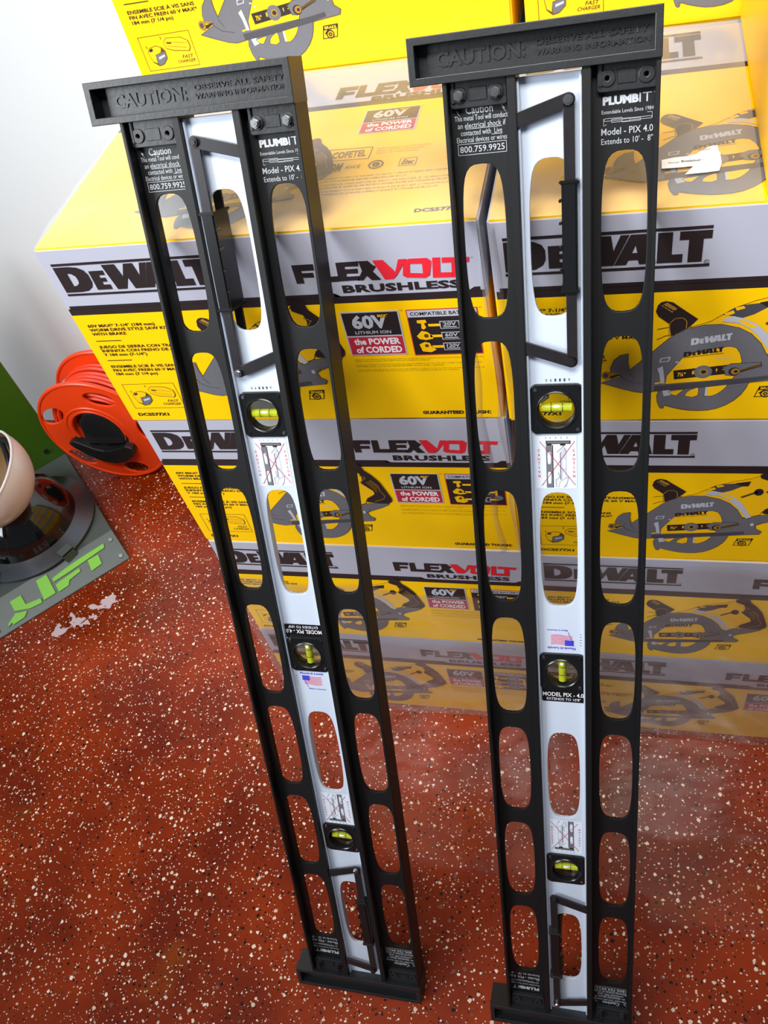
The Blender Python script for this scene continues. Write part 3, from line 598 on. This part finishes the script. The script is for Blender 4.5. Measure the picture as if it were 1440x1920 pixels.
# ------------------------------------------------------------------ extendable levels
LS = 0.991
RL = 1.183; RW = .168
def L3(u, v, w): return (u * LS, -w * LS, v * LS)
HOLE = lambda i, b: (.987 if b else 1.1195) - .1532 * i
def barrel(cx, v0, v1, hw, N=19):
    cy = (v0 + v1) / 2; hh = (v1 - v0) / 2; out = []
    ts = [math.sin(math.pi / 2 * (2 * k / N - 1)) for k in range(N + 1)]
    ts = [math.copysign(1 - (1 - abs(t)) ** 1.15, t) for t in ts]
    f = lambda t: hw * (.74 + .26 * (1 - abs(t) ** 3)) * max(0.0, 1 - abs(t) ** 13) ** (1 / 3)
    for t in ts: out.append((cx + f(t), cy + hh * t))
    for t in ts[-2:0:-1]: out.append((cx - f(t), cy + hh * t))
    return out
def slab(bm, loops, w0, w1, bev=0.0, mi=0):
    """2-D (u,v) loops given thickness from depth w0 to w1"""
    vs, fs = curve_raw(loops, extrude=abs(w1 - w0) / 2 - bev, bevel=bev); wm = (w0 + w1) / 2
    b = [bm.verts.new(L3(v[0], v[1], wm + v[2])) for v in vs]
    for f in fs:
        try: q = bm.faces.new([b[i] for i in f]); q.material_index = mi
        except ValueError: pass
def lbox(bm, u0, u1, v0, v1, w0, w1, bev=0.0, mi=0):
    a = L3(u0, v0, w1); b = L3(u1, v1, w0); box(bm, (a[0], min(a[1], b[1]), a[2]), (b[0], max(a[1], b[1]), b[2]), bev, 2, mi)
def lcyl(bm, u, v, w0, w1, r, n=20, mi=0): cyl(bm, L3(u, v, w0), L3(u, v, w1), r * LS, n, mi=mi)
WEB = -.0135; SWEB = -.0100
def make_level(kind, label, mtx):
    root = empty('extendable_level'); root.matrix_world = mtx; tag(root, label, 'level', 'extendable levels leaning on the boxes')
    flip = kind == 'l'
    pf = lambda base: (lambda x, y, l: L3(x, y, base + .00025 + .0001 * l))
    rot = lambda cu, cv: (lambda x, y: (2 * cu - x, 2 * cv - y))
    dv = -.005 if flip else 0.0
    # black rails
    for cx, u0, u1, lf, rf in ((.0262, 0, .0585, .0035, .0070), (.1427, .1095, .168, .0070, .0035)):
        bm = bmesh.new()
        slab(bm, [rect(u0 + .001, 0, u1 - .001, RL)] + [barrel(cx, HOLE(i, 1), HOLE(i, 0), .0190) for i in range(7)], WEB - .004, WEB, .0005)
        lbox(bm, u0, u0 + lf, 0, RL, -.033, 0, .0006); lbox(bm, u1 - rf, u1, 0, RL, -.033, 0, .0006)
        rail = bm_obj('black_rail', bm, BLK, root)
        def caution(T):
            p = Print(T); a = .0272
            p.textbox('Caution', a - .0115, 1.1578 + dv, a + .0110, 1.1640 + dv, LETTER, 1, bold=.01)
            for sx in (-.0195, .0185):
                if sx > 0 and flip: continue
                p.poly([(a + sx - .002, 1.1640 + dv), (a + sx + .001, 1.1610 + dv), (a + sx - .0002, 1.1605 + dv), (a + sx + .0035, 1.1560 + dv), (a + sx + .0015, 1.1592 + dv), (a + sx + .0026, 1.1596 + dv), (a + sx - .001, 1.1625 + dv)], LETTER, 1)
            for s, x0, x1, y, h in (('This metal Tool will conduct', .0062, .0500, 1.1535, .0034), ('an electrical shock if', .0085, .0482, 1.1478, .0036), ('contacted with  Live', .0107, .0450, 1.1422, .0036), ('Electrical devices or wires', .0070, .0488, 1.1370, .0034)):
                p.textbox(s, x0, y + dv - .0006, x1, y + dv + h, LETTER, 1)
            p.line([(.0150, 1.1466 + dv), (.0448, 1.1466 + dv)], .0004, LETTER, 1); p.line([(.0365, 1.1410 + dv), (.0450, 1.1410 + dv)], .0004, LETTER, 1)
            p.textbox('800.759.9925', .0092, 1.1285 + dv, .0465, 1.1335 + dv, LETTER, 1, bold=.005); p.line(rect(.0077, 1.1268 + dv, .0480, 1.1352 + dv), .0004, LETTER, 1, True)
            return p
        def plumb(T):
            p = Print(T); d = dv * .6
            p.textbox('PLUMB', .1250, 1.1528 + d, .1525, 1.1592 + d, LETTER, 1, bold=.06); p.textbox('IT', .1528, 1.1528 + d, .1622, 1.1594 + d, LETTER, 1, bold=-.005)
            p.textbox('TM', .1634, 1.1585 + d, .1648, 1.1595 + d, LETTER, 1)
            p.textbox('Extendable Levels Since 1984', .1243, 1.1466 + d, .1637, 1.1494 + d, LETTER, 1)
            y = 1.1420 + d
            for q in (rect(.1262, y - .0006, .1400, y + .0012), rect(.1320, y - .0018, .1460, y + .0004), rect(.1400, y - .0022, .1540, y - .0002), rect(.1460, y - .0014, .1625, y + .0002)): p.line(q, .0003, LETTER, 1, True)
            p.line([(.1258, y + .0012), (.1258, y - .0040), (.1280, y - .0030)], .0003, LETTER, 1); p.line([(.1590, y + .0032), (.1628, y + .0032), (.1628, y - .0010)], .0003, LETTER, 1)
            p.textbox('Model - PIX 4.0', .1240, 1.1310 + d, .1637, 1.1362 + d, LETTER, 1, bold=.005); p.textbox("Extends to 10' -  8\"", .1240, 1.1242 + d, .1637, 1.1288 + d, LETTER, 1)
            return p
        if cx < .1:
            caution(None).obj('warning_text', pf(WEB), rail); plumb(rot(.084, .5925)).obj('model_text', pf(WEB), rail)
        else:
            plumb(None).obj('model_text', pf(WEB), rail); caution(rot(.084, .5925)).obj('warning_text', pf(WEB), rail)
    # silver middle rail
    bm = bmesh.new(); VC = (.9005, .5945, .2860)
    if flip: VC = (.9000, .5955, .2890)
    slab(bm, [rect(.0592, .001, .1088, 1.180)] + [barrel(.0838, HOLE(i, 1) - (.002 if 0 < i < 6 else 0), HOLE(i, 0), .0190) for i in (0, 2, 4, 6)] + [circ(.0845, v, .0185, 40) for v in VC], SWEB - .004, SWEB, .0005)
    lbox(bm, .0588, .0606, .001, 1.180, -.0310, -.0050, .0005); lbox(bm, .1075, .1093, .001, 1.180, -.0310, -.0050, .0005)
    silver = bm_obj('silver_rail', bm, SILV, root); silver['label'] = 'silver middle rail'
    p = Print()
    for i, ch in enumerate('061119'): p.textbox(ch, .0748 + .0041 * i, .9268, .0764 + .0041 * i, .9296, INKDGR, 1)
    p.obj('date_stamp', pf(SWEB), silver)
    def sticker(T, nm):
        p = Print(T); p.poly(rrect(.0634, .8172, .1024, .8725, .001), STK, 1)
        for x in (.0668, .0998):
            for i, ch in enumerate('CAUTION'): p.textbox(ch, x - (.0011 if ch != 'I' else .0003), .8563 - .0045 * i, x + (.0011 if ch != 'I' else .0003), .8592 - .0045 * i, REDLINE, 2, bold=.03)
        p.poly(rect(.0735, .8645, .0968, .8680), INKBLK, 2); p.poly(rect(.0746, .8653, .0957, .8672), INKGRY, 3); p.poly(rect(.0742, .8630, .0790, .8645), INKBLK, 2); p.poly(rect(.0870, .8628, .0920, .8645), INKBLK, 2)
        p.poly(rect(.0735, .8182, .0790, .8635), INKGRY, 2); p.poly(rect(.0792, .8182, .0803, .8635), INKBLK, 2)
        for y in (.8500, .8290): p.poly(barrel(.0765, y - .0065, y + .0065, .0016), STK, 3)
        p.poly(rect(.0868, .8270, .0874, .8560), INKBLK, 3); p.poly(rect(.0876, .8190, .0930, .8600), INKLGR, 2)
        for y in (.8440, .8310): p.poly(barrel(.0905, y - .005, y + .005, .0014), STK, 3)
        p.line([(.0830, .8190), (.0825, .8270), (.0860, .8290), (.0850, .8350)], .0004, INKDGR, 3); p.line([(.0840, .8560), (.0900, .8625), (.0925, .8560)], .0004, INKDGR, 3)
        p.poly([(.0850, .8185), (.0865, .8250), (.0945, .8300), (.0930, .8230), (.0900, .8185)], STK, 4); p.line([(.0850, .8185), (.0865, .8250), (.0945, .8300), (.0930, .8230), (.0900, .8185)], .0003, INKDGR, 5)
        p.line([(.0680, .8672), (.1010, .8212)], .0005, REDLINE, 6); p.line([(.1005, .8676), (.0690, .8208)], .0005, REDLINE, 6)
        for x in (.0735, .0777, .0830, .0880, .0935): p.line([(x, .8700), (x, .8718)], .0005, INKDGR, 2)
        return p.obj(nm, pf(SWEB), silver)
    sticker(None, 'caution_sticker'); sticker(rot(.084, .5930), 'caution_sticker')
    T = rot(.0845, VC[1]) if flip else None
    p = Print(T); q = VC[1]
    p.poly(rrect(.0617, q - .0422, .1083, q - .0225, .002), PLASG, 1); p.textbox('MODEL PIX - 4.0', .0628, q - .0348, .1073, q - .0292, INKWHT, 2, bold=.01); p.textbox("EXTENDS TO 10'8\"", .0670, q - .0402, .1040, q - .0366, INKWHT, 2)
    p.obj('model_label', pf(SWEB + .0004), silver)
    p = Print(rot(.084, q + .0415) if not flip else rot(.084, q - .0415)) if not flip else Print()
    by = q + .0290 if not flip else q - .0530
    wav = lambda x: .0008 * math.sin((x - .07) * 260)
    p.textbox('Plumb-It Levels', .0690, by + .0215, .0985, by + .0245, BLUEINK, 1, bold=.02); p.textbox('Made in America', .0770, by - .0012, .0985, by + .0008, BLUEINK, 1, bold=.01)
    for i in range(7):
        y0 = by + .0065 + .0019 * i
        p.line([(x, y0 + wav(x)) for x in [.0725 + .0022 * k for k in range(11)]], .0009, PINKINK, 1)
    p.poly([(.0705, by + .0125), (.0800, by + .0120), (.0800, by + .0195), (.0712, by + .0195)], BLUEINK, 2); p.line([(.0705, by + .0195), (.0765, by + .0020)], .0005, BLUEINK, 2)
    for i in range(5): p.line([(.0625, by + .004 + .0036 * i), (.0642, by + .004 + .0036 * i)], .0005, INKDGR, 1)
    p.obj('flag_sticker', pf(SWEB), silver)
    # vials
    for k, vc in enumerate(VC):
        bm = bmesh.new(); slab(bm, [rrect(.0614, vc - .0237, .1078, vc + .0237, .0055), circ(.0845, vc, .0172, 40)], -.0170, -.0066, .0008)
        lathe(bm, [(r * LS, z * LS) for r, z in ((.0168, -.0172), (.0168, -.0050), (.0178, -.0042), (.0192, -.0050), (.0200, -.0066))], 40, M=Matrix.Translation(L3(.0845, vc, 0)) @ Matrix.Rotation(math.radians(90), 4, 'X'))
        hs = bm_obj('vial_housing', bm, PLASG, root, smooth=True)
        for su, sv in ((-1, 1), (1, -1), (1, 1), (-1, -1)):
            bm = bmesh.new(); lcyl(bm, .0846 + su * .0192, vc + sv * .0198, -.0070, -.0056, .0018, 14)
            bm_obj('screw', bm, STEEL if su != sv else PLASG, hs)
        bm = bmesh.new(); hz = k != 1; a = .0140
        e0, e1 = ((.0845 - a, vc, -.0130), (.0845 + a, vc, -.0130)) if hz else ((.0845, vc - a, -.0130), (.0845, vc + a, -.0130))
        cyl(bm, L3(*e0), L3(*e1), .0042 * LS, 24); vial = bm_obj('spirit_vial', bm, MATS['liquid'], hs, smooth=True)
        bm = bmesh.new()
        for d in (-.0052, .0052):
            c0 = (.0845 + d - .0003, vc, -.0130) if hz else (.0845, vc + d - .0003, -.0130); c1 = (.0845 + d + .0003, vc, -.0130) if hz else (.0845, vc + d + .0003, -.0130)
            cyl(bm, L3(*c0), L3(*c1), .0044 * LS, 24)
        bm_obj('gauge_lines', bm, INKBLK, hs)
        bm = bmesh.new(); bmesh.ops.create_uvsphere(bm, u_segments=16, v_segments=10, radius=1)
        bc = Vector(L3(.0845, vc + .0018, -.0098)) if hz else Vector(L3(.0845, vc + .0100, -.0098))
        for v in bm.verts: v.co = bc + Vector((v.co.x * (.0040 if hz else .0022), v.co.y * .0012, v.co.z * (.0016 if hz else .0030)))
        bm_obj('bubble', bm, INKWHT, hs, smooth=True)
        bm = bmesh.new(); lcyl(bm, .0845, vc, -.0176, -.0168, .0170, 36); bm_obj('lens', bm, MATS['acrylic'], hs)
    # linkages
    M = (lambda u: .1675 - u) if flip else (lambda u: u)
    ident = lambda u, v: (M(u), v); half = lambda u, v: (.1680 - M(u), 1.183 - v)
    for tr in (ident, half):
        for w1 in (-.0015, -.0285):
            for a, b, r in (((.0990, 1.1608), (.0570, 1.1495), .0050), ((.0992, 1.1608), (.0998, .9478), .0041), ((.0990, .9476), (.0570, .9625), .0050)):
                bm = bmesh.new(); slab(bm, [capsule(tr(*a), tr(*b), r)], w1 - .0030, w1, .0004)
                arm = bm_obj('link_arm', bm, BLUED, root)
                if abs(a[1] - b[1]) < .1:
                    bm = bmesh.new(); c = tr(*a); s = 1 if w1 > -.01 else -1
                    lcyl(bm, c[0], c[1], w1 - .004, w1 + .0030, .0040, 20); lcyl(bm, c[0], c[1], w1 + .0028, w1 + .0042, .0028, 6)
                    bm_obj('pivot_bolt', bm, STEEL if w1 > -.01 and (a[1] > 1) != flip else BLUED, arm)
        bm = bmesh.new(); c0 = tr(.0918, 1.0110); c1 = tr(.1062, 1.1000); ua, ub = sorted((c0[0], c1[0])); va, vb = sorted((c0[1], c1[1]))
        lbox(bm, ua + .0008, ub - .0008, va, vb, -.0330, .0012, .0016)
        for vv in (va, vb): lbox(bm, ua - .0012, ub + .0008, vv - .0016, vv + .0016, -.0345, .0026, .0010)
        s = -1 if (tr is ident) != flip else 1; ue = ua if s < 0 else ub
        for t in (.2, .42, .64, .84):
            vv = va + (vb - va) * t; lcyl(bm, ue + s * .0003, vv, -.0040, .0022, .0013, 10)
        bm_obj('grip_sleeve', bm, PLASG, root, smooth=False)
    # end caps
    for end in (1, 0):
        v0, v1 = (RL, RL + .0338) if end else (-.0338, 0)
        bm = bmesh.new(); u0, u1 = -.0253, .168; t = .0048
        slab(bm, [rect(u0, v0, u1, v1), rect(u0 + t, v0 + t, u1 - t, v1 - t)], -.033, .0030, .0006)
        lbox(bm, u0 + .003, u1 - .003, v0 + .003, v1 - .003, -.0315, -.0130)
        lbox(bm, u0 + .013, u1 - .0045, v0 + .0045, v1 - .0045, -.020, -.0100, .0006)
        cap = bm_obj('end_cap', bm, PLAS, root)
        p = Print(None if end else rot(.0713, (v0 + v1) / 2))
        q = v0 + .0112
        p.textbox('CAUTION:', -.0050 if end else -.005, q, .0660, q + .0112, PLAS, 1, bold=.03); p.textbox('OBSERVE ALL SAFETY', .0740, q + .0070, .1585, q + .0112, PLAS, 1, bold=.01); p.textbox('WARNING INFORMATION', .0740, q, .1600, q + .0042, PLAS, 1, bold=.01)
        me = p.mesh('embossed_text', lambda x, y, l: L3(x, y, -.0096)); o = link('embossed_text', me, p.mats, cap)
        sm = o.modifiers.new('thick', 'SOLIDIFY'); sm.thickness = .0014; sm.offset = 0
        for side in (0, 1):
            ua, ub = ((.0052, .0500), (.1213, .1655))[side]
            va, vb = (1.1632 + (-.002 if flip else 0), RL) if end else (0, .0200)
            bolted = (side == (1 if flip else 0)) if end else (side == (0 if flip else 1))
            holes = [ua + .0072, ub - .0078]; vh = (va + .0090) if end else (vb - .0090)
            bm = bmesh.new(); slab(bm, [rrect(ua, va, ub, vb, .002)] + [circ(h, vh, .0023, 16) for h in holes], WEB + .0002, -.0070, .0006)
            for h in holes:
                slab(bm, [circ(h, vh, .0056, 24), circ(h, vh, .0024, 16)], -.0072, -.0055, .0004)
            lbox(bm, ua + .0005, ua + .0035, va + .0035, vb, -.0075, -.0050, .0006)
            lbox(bm, ua + .0145, ub - .0150, vh - .0050, vh + .0055, -.0075, -.0062, .0008)
            br = bm_obj('bracket', bm, PLAS, cap, smooth=False)
            if bolted:
                for h in holes:
                    bm = bmesh.new(); lcyl(bm, h, vh, -.0060, -.0015, .0044, 6); lcyl(bm, h, vh, -.0016, .0008, .0030, 18); lcyl(bm, h, vh, .0007, .0012, .0014, 6)
                    bo = bm_obj('bolt', bm, STEEL if end else BLUED, cap); bo['label'] = 'steel hex nut and bolt'
    return root
def level_mtx(v12):
    O = Vector(v12[:3]); R = Matrix((v12[3:6], v12[6:9], v12[9:12])).to_4x4()
    O = CAM_POS + (O - CAM_POS) * LS
    return Matrix.Translation(O) @ R
make_level('r', 'black and silver extendable level on the right, with two bolts at its top left corner', level_mtx([0.4536, -0.46323, 0.03246, 0.99995, -0.00743, -0.00708, 0.00966, 0.91425, 0.40504, 0.00347, -0.40508, 0.91427]))
make_level('l', 'black and silver extendable level on the left, with two bolts at its top right corner', level_mtx([0.15444, -0.46008, 0.02866, 0.99999, -0.00432, -0.00307, 0.00519, 0.91595, 0.40126, 0.00108, -0.40127, 0.91596]))

# ------------------------------------------------------------------ orange cord reel
def make_reel():
    r = empty('cord_reel', (-.585, .555, 0)); tag(r, 'orange plastic cord storage reel standing on the floor beside the left stack', 'cord reel')
    cz = .1575; Rr = .1555
    def disc(name, y, holes):
        loops = [circ(0, cz, Rr, 96), circ(-.012, cz + .0, .066, 64)]
        for hx, hz, a, lx, lz in holes: loops.append([(p_[0], p_[1]) for p_ in circ(hx, cz + hz, lx, 28, lz, a)])
        vs, fs = curve_raw(loops, extrude=.0022, bevel=.001)
        bm = bmesh.new(); b = [bm.verts.new((v[0], y + v[2], v[1])) for v in vs]
        for f in fs:
            try: bm.faces.new([b[i] for i in f])
            except ValueError: pass
        tube(bm, [(x, y - .002, z) for x, z in circ(0, cz, Rr - .003, 72)], .0042, 8, True)
        tube(bm, [(x, y - .002, z) for x, z in circ(-.012, cz, .078, 60)], .0035, 8, True)
        tube(bm, [(x, y, z) for x, z in circ(-.012, cz, .066, 60)], .0045, 8, True)
        return bm_obj(name, bm, ORANGE, r, smooth=True)
    H = [(-.108, .053, .55, .038, .022), (.042, .104, -.25, .040, .021), (-.100, -.088, -.6, .036, .020), (.030, -.124, -.05, .034, .020), (.114, .010, 1.4, .034, .019)]
    disc('flange', 0.0, H); disc('flange', .105, H)
    bm = bmesh.new()
    for i, rad in enumerate((.072, .092, .108, .121)):
        for j in range(7):
            y = .014 + .0128 * j + (.003 if i % 2 else 0); tube(bm, [(-.002 * 0 + x, y + .003 * math.sin(3 * k * .1 + i), z) for k, (x, z) in enumerate(circ(-.004, cz, rad + .002 * math.sin(j * 2.1 + i), 48))], .0052, 6, True)
    bm_obj('cord', bm, ORCORD, r, smooth=True)
    bm = bmesh.new(); lathe(bm, [(.066, 0), (.066, .105)], 48, M=Matrix.Translation((-.012, .105, cz)) @ Matrix.Rotation(math.radians(90), 4, 'X')); bm_obj('hub', bm, ORANGE, r, smooth=True)
    # black winding insert: dished half with a crescent lip and a bar grip across
    bm = bmesh.new()
    cr_ = [(.068 * math.cos(a) - .012, cz - .020 + .060 * math.sin(a)) for a in [math.radians(180 + 180 * k / 24) for k in range(25)]]
    lip = [(.088, .002)]
    outer = [(-.092, cz - .022), (-.086, cz - .034), (-.060, cz - .062), (-.030, cz - .082), (.0, cz - .088), (.030, cz - .082), (.055, cz - .064), (.064, cz - .050), (.062, cz - .040), (.050, cz - .034), (.034, cz - .040), (.010, cz - .048), (-.015, cz - .050), (-.040, cz - .042), (-.064, cz - .026), (-.080, cz - .016)]
    vs, fs = curve_raw([outer], extrude=.009, bevel=.003)
    b = [bm.verts.new((v[0], -.010 + v[2], v[1])) for v in vs]
    for f in fs:
        try: bm.faces.new([b[i] for i in f])
        except ValueError: pass
    body = [(-.058, cz - .030), (-.045, cz + .030), (-.020, cz + .058), (.005, cz + .060), (.032, cz + .045), (.050, cz + .015), (.056, cz - .020), (.050, cz - .042), (.010, cz - .054), (-.030, cz - .050)]
    vs, fs = curve_raw([body], extrude=.022, bevel=.004)
    b = [bm.verts.new((v[0], .022 + v[2], v[1])) for v in vs]
    for f in fs:
        try: bm.faces.new([b[i] for i in f])
        except ValueError: pass
    box(bm, (-.050, -.012, cz - .034), (.048, .010, cz - .020), .004)
    bm_obj('winding_handle', bm, PLAS, r)
make_reel()

# ------------------------------------------------------------------ display stand with hard hats
PA = Vector((-.5365, .3544)); FD = Vector((-.7086, -.7057)); BDv = Vector((-.7057, .7086)); HP = .040
def S3(f, b, z): q = PA + FD * f + BDv * b; return Vector((q.x, q.y, z))
def make_stand():
    st = empty('display_stand', S3(.17, .13, 0)); o0 = Vector(st.location); tag(st, 'grey steel helmet display stand with green back panel and lime lettering', 'display stand')
    Wd, Dp, LIP = .332, .334, .072
    bm = bmesh.new(); prof = [(-LIP, 0.0), (-LIP, .003), (0, HP), (Dp, HP), (Dp, 0)]
    A = [bm.verts.new(S3(0, b, z) - o0) for b, z in prof]; Bq = [bm.verts.new(S3(Wd, b, z) - o0) for b, z in prof]
    for i in range(len(prof)): bm.faces.new((A[i], A[(i + 1) % 5], Bq[(i + 1) % 5], Bq[i]))
    bm.faces.new(A); bm.faces.new(Bq[::-1])
    bmesh.ops.bevel(bm, geom=bm.edges[:], offset=.001, segments=1, affect='EDGES')
    bm_obj('base_plate', bm, PLATE, st)
    bm = bmesh.new(); c = [S3(f, b, z) - o0 for z in (.001, .60) for f, b in ((0, Dp + .001), (Wd, Dp + .001), (Wd, Dp + .007), (0, Dp + .007))]
    v = [bm.verts.new(x) for x in c]
    for q in ((0, 1, 2, 3), (4, 5, 6, 7), (0, 1, 5, 4), (1, 2, 6, 5), (2, 3, 7, 6), (3, 0, 4, 7)): bm.faces.new([v[i] for i in q])
    bmesh.ops.bevel(bm, geom=bm.edges[:], offset=.0012, segments=1, affect='EDGES'); bm_obj('back_panel', bm, GREEN, st)
    nl = (S3(0, -LIP, .003) - S3(0, 0, HP)); nlen = nl.length; nl.normalize(); fl = Vector((FD.x, FD.y, 0)); nn = nl.cross(fl); nn = nn if nn.z > 0 else -nn
    def lip(a, s, d=.0): return S3(0, 0, HP) + fl * a + nl * s + nn * d - o0
    # lime letters traced along the sloping lip: a = distance from the right end, s = distance down the lip
    LW = nlen
    shapes = [[(.330, .60), (.262, .60), (.262, .40), (.230, .40), (.196, .55)],]
    def letter(pts, d=.0025):
        q = curve_raw([pts], extrude=d / 2, bevel=.0003)
        b = [bm.verts.new(lip(x[0], x[1], d / 2 + .0004 + x[2])) for x in q[0]]
        for f in q[1]:
            try: bm.faces.new([b[i] for i in f])
            except ValueError: pass
    bm = bmesh.new(); w = LW
    for pts in LETTERS_LIFT: letter([(a, s) for a, s in pts])
    bm_obj('sign_letters', bm, LIME, st)
    for a, s in ((.014, .020), (.014, .066), (Wd - .012, .066), (Wd - .012, .020)):
        bm = bmesh.new(); cyl(bm, lip(a, s, 0), lip(a, s, .0028), .0055, 16, .0045); cyl(bm, lip(a, s, .0027), lip(a, s, .0032), .0022, 6); bm_obj('screw', bm, STEEL, st)
    q = S3(.035, Dp, .075) - o0; bm = bmesh.new(); cyl(bm, q, q - Vector((BDv.x, BDv.y, 0)) * .004, .006, 14); bm_obj('screw', bm, PLAS, st)
    hc = HATC
    for ang in CLIPS:
        d = Vector((math.cos(ang), math.sin(ang), 0)); t = Vector((-d.y, d.x, 0)); bm = bmesh.new(); p0 = Vector((hc.x, hc.y, 0)) - o0
        for r0, r1, z0, z1 in ((HATR - .016, HATR + .010, HATZ + .014, HATZ + .017), (HATR + .007, HATR + .010, HP, HATZ + .017)):
            cs = [p0 + d * r + t * s + Vector((0, 0, z)) for z in (z0, z1) for r, s in ((r0, -.015), (r1, -.015), (r1, .015), (r0, .015))]
            v = [bm.verts.new(x) for x in cs]
            for qf in ((0, 1, 2, 3), (4, 5, 6, 7), (0, 1, 5, 4), (1, 2, 6, 5), (2, 3, 7, 6), (3, 0, 4, 7)): bm.faces.new([v[i] for i in qf])
        bm_obj('brim_clip', bm, PLATE, st)
LETTERS_LIFT = [
    [(.2671, .0217), (.2409, .0222), (.2415, .0464), (.2085, .0523), (.2104, .0626), (.2377, .0595), (.2679, .0463)],
    [(.2955, .0700), (.2930, .0640), (.2693, .0517), (.2464, .0612), (.2575, .0702), (.2838, .0715), (.2856, .0650)],
    [(.1975, .0120), (.1719, .0120), (.1755, .0602), (.2035, .0603)],
    [(.1658, .0438), (.1552, .0421), (.1054, .0394), (.1060, .0472), (.1364, .0515), (.1434, .0610), (.1679, .0619)],
    [(.1654, .0270), (.1268, .0225), (.0894, .0205), (.0321, .0197), (.0348, .0288), (.0884, .0322), (.1277, .0345), (.1664, .0355)],
    [(.0799, .0344), (.0547, .0360), (.0583, .0583), (.0852, .0608)],
]
HATC = Vector((-.750, .350, 0)); HATR = .158; HATZ = HP + .004
CLIPS = (math.radians(-28), math.radians(-98))
make_stand()
def make_hat():
    h = empty('hard_hat', (HATC.x, HATC.y, HP)); tag(h, 'glossy black full brim hard hat on the grey display stand', 'hard hat')
    bm = bmesh.new(); prof = []
    for k in range(15):
        a = math.radians(90 - 90 * k / 14); prof.append((.118 * math.cos(a), .030 + .105 * math.sin(a)))
    lathe(bm, prof + [(.121, .020)], 64)
    for j in (-1, 0, 1):
        pts = [(.030 * j, (-.11 + .22 * k / 20), .030 + .108 * math.sqrt(max(0, 1 - ((-.11 + .22 * k / 20) / .116) ** 2 - (.03 * j / .118) ** 2))) for k in range(21)]
        tube(bm, pts, .004, 8)
    bm_obj('shell', bm, HATBLK, h, smooth=True)
    bm = bmesh.new(); lathe(bm, [(.119, .024), (.135, .017), (.152, .011), (.1575, .0085), (.1585, .006), (.157, .004), (.150, .006), (.119, .018)], 72); bm_obj('brim', bm, HATBRM, h, smooth=True)
make_hat()
def make_white_hat():
    c = Vector((-.704, .290, .290)); h = empty('hard_hat', c); tag(h, 'white hard hat turned upside down on top of the black one, tan inside', 'hard hat')
    ax = Vector((-.32, -.28, .90)).normalized(); M = Vector((0, 0, -1)).rotation_difference(-ax).to_matrix().to_4x4()
    bm = bmesh.new(); prof = [(.112 * math.cos(math.radians(-90 + 90 * k / 16)), .112 * math.sin(math.radians(-90 + 90 * k / 16))) for k in range(17)]
    lathe(bm, prof, 56, M=M); bm_obj('shell', bm, HATWHT, h, smooth=True)
    bm = bmesh.new(); prof = [(.1075 * math.cos(math.radians(-90 + 90 * k / 16)), .1075 * math.sin(math.radians(-90 + 90 * k / 16))) for k in range(17)]
    lathe(bm, prof, 56, M=M); bm_obj('liner', bm, LINER, h, smooth=True)
    bm = bmesh.new(); tube(bm, [M @ Vector((x, y, .001)) for x, y in circ(0, 0, .1105, 64)], .0028, 8, True); bm_obj('rim', bm, HATWHT, h, smooth=True)
    bm = bmesh.new(); tube(bm, [M @ Vector((.097 * math.cos(a), .097 * math.sin(a), -.014)) for a in [2 * math.pi * k / 40 for k in range(40)]], .006, 8, True)
    for a in (0.3, 1.35): tube(bm, [M @ Vector((math.cos(a) * .096 * t, math.sin(a) * .096 * t, -.014 - .06 * (1 - t * t))) for t in [-1 + k / 8 for k in range(17)]], .006, 8)
    bm_obj('suspension_strap', bm, PLAS, h, smooth=True)
make_white_hat()
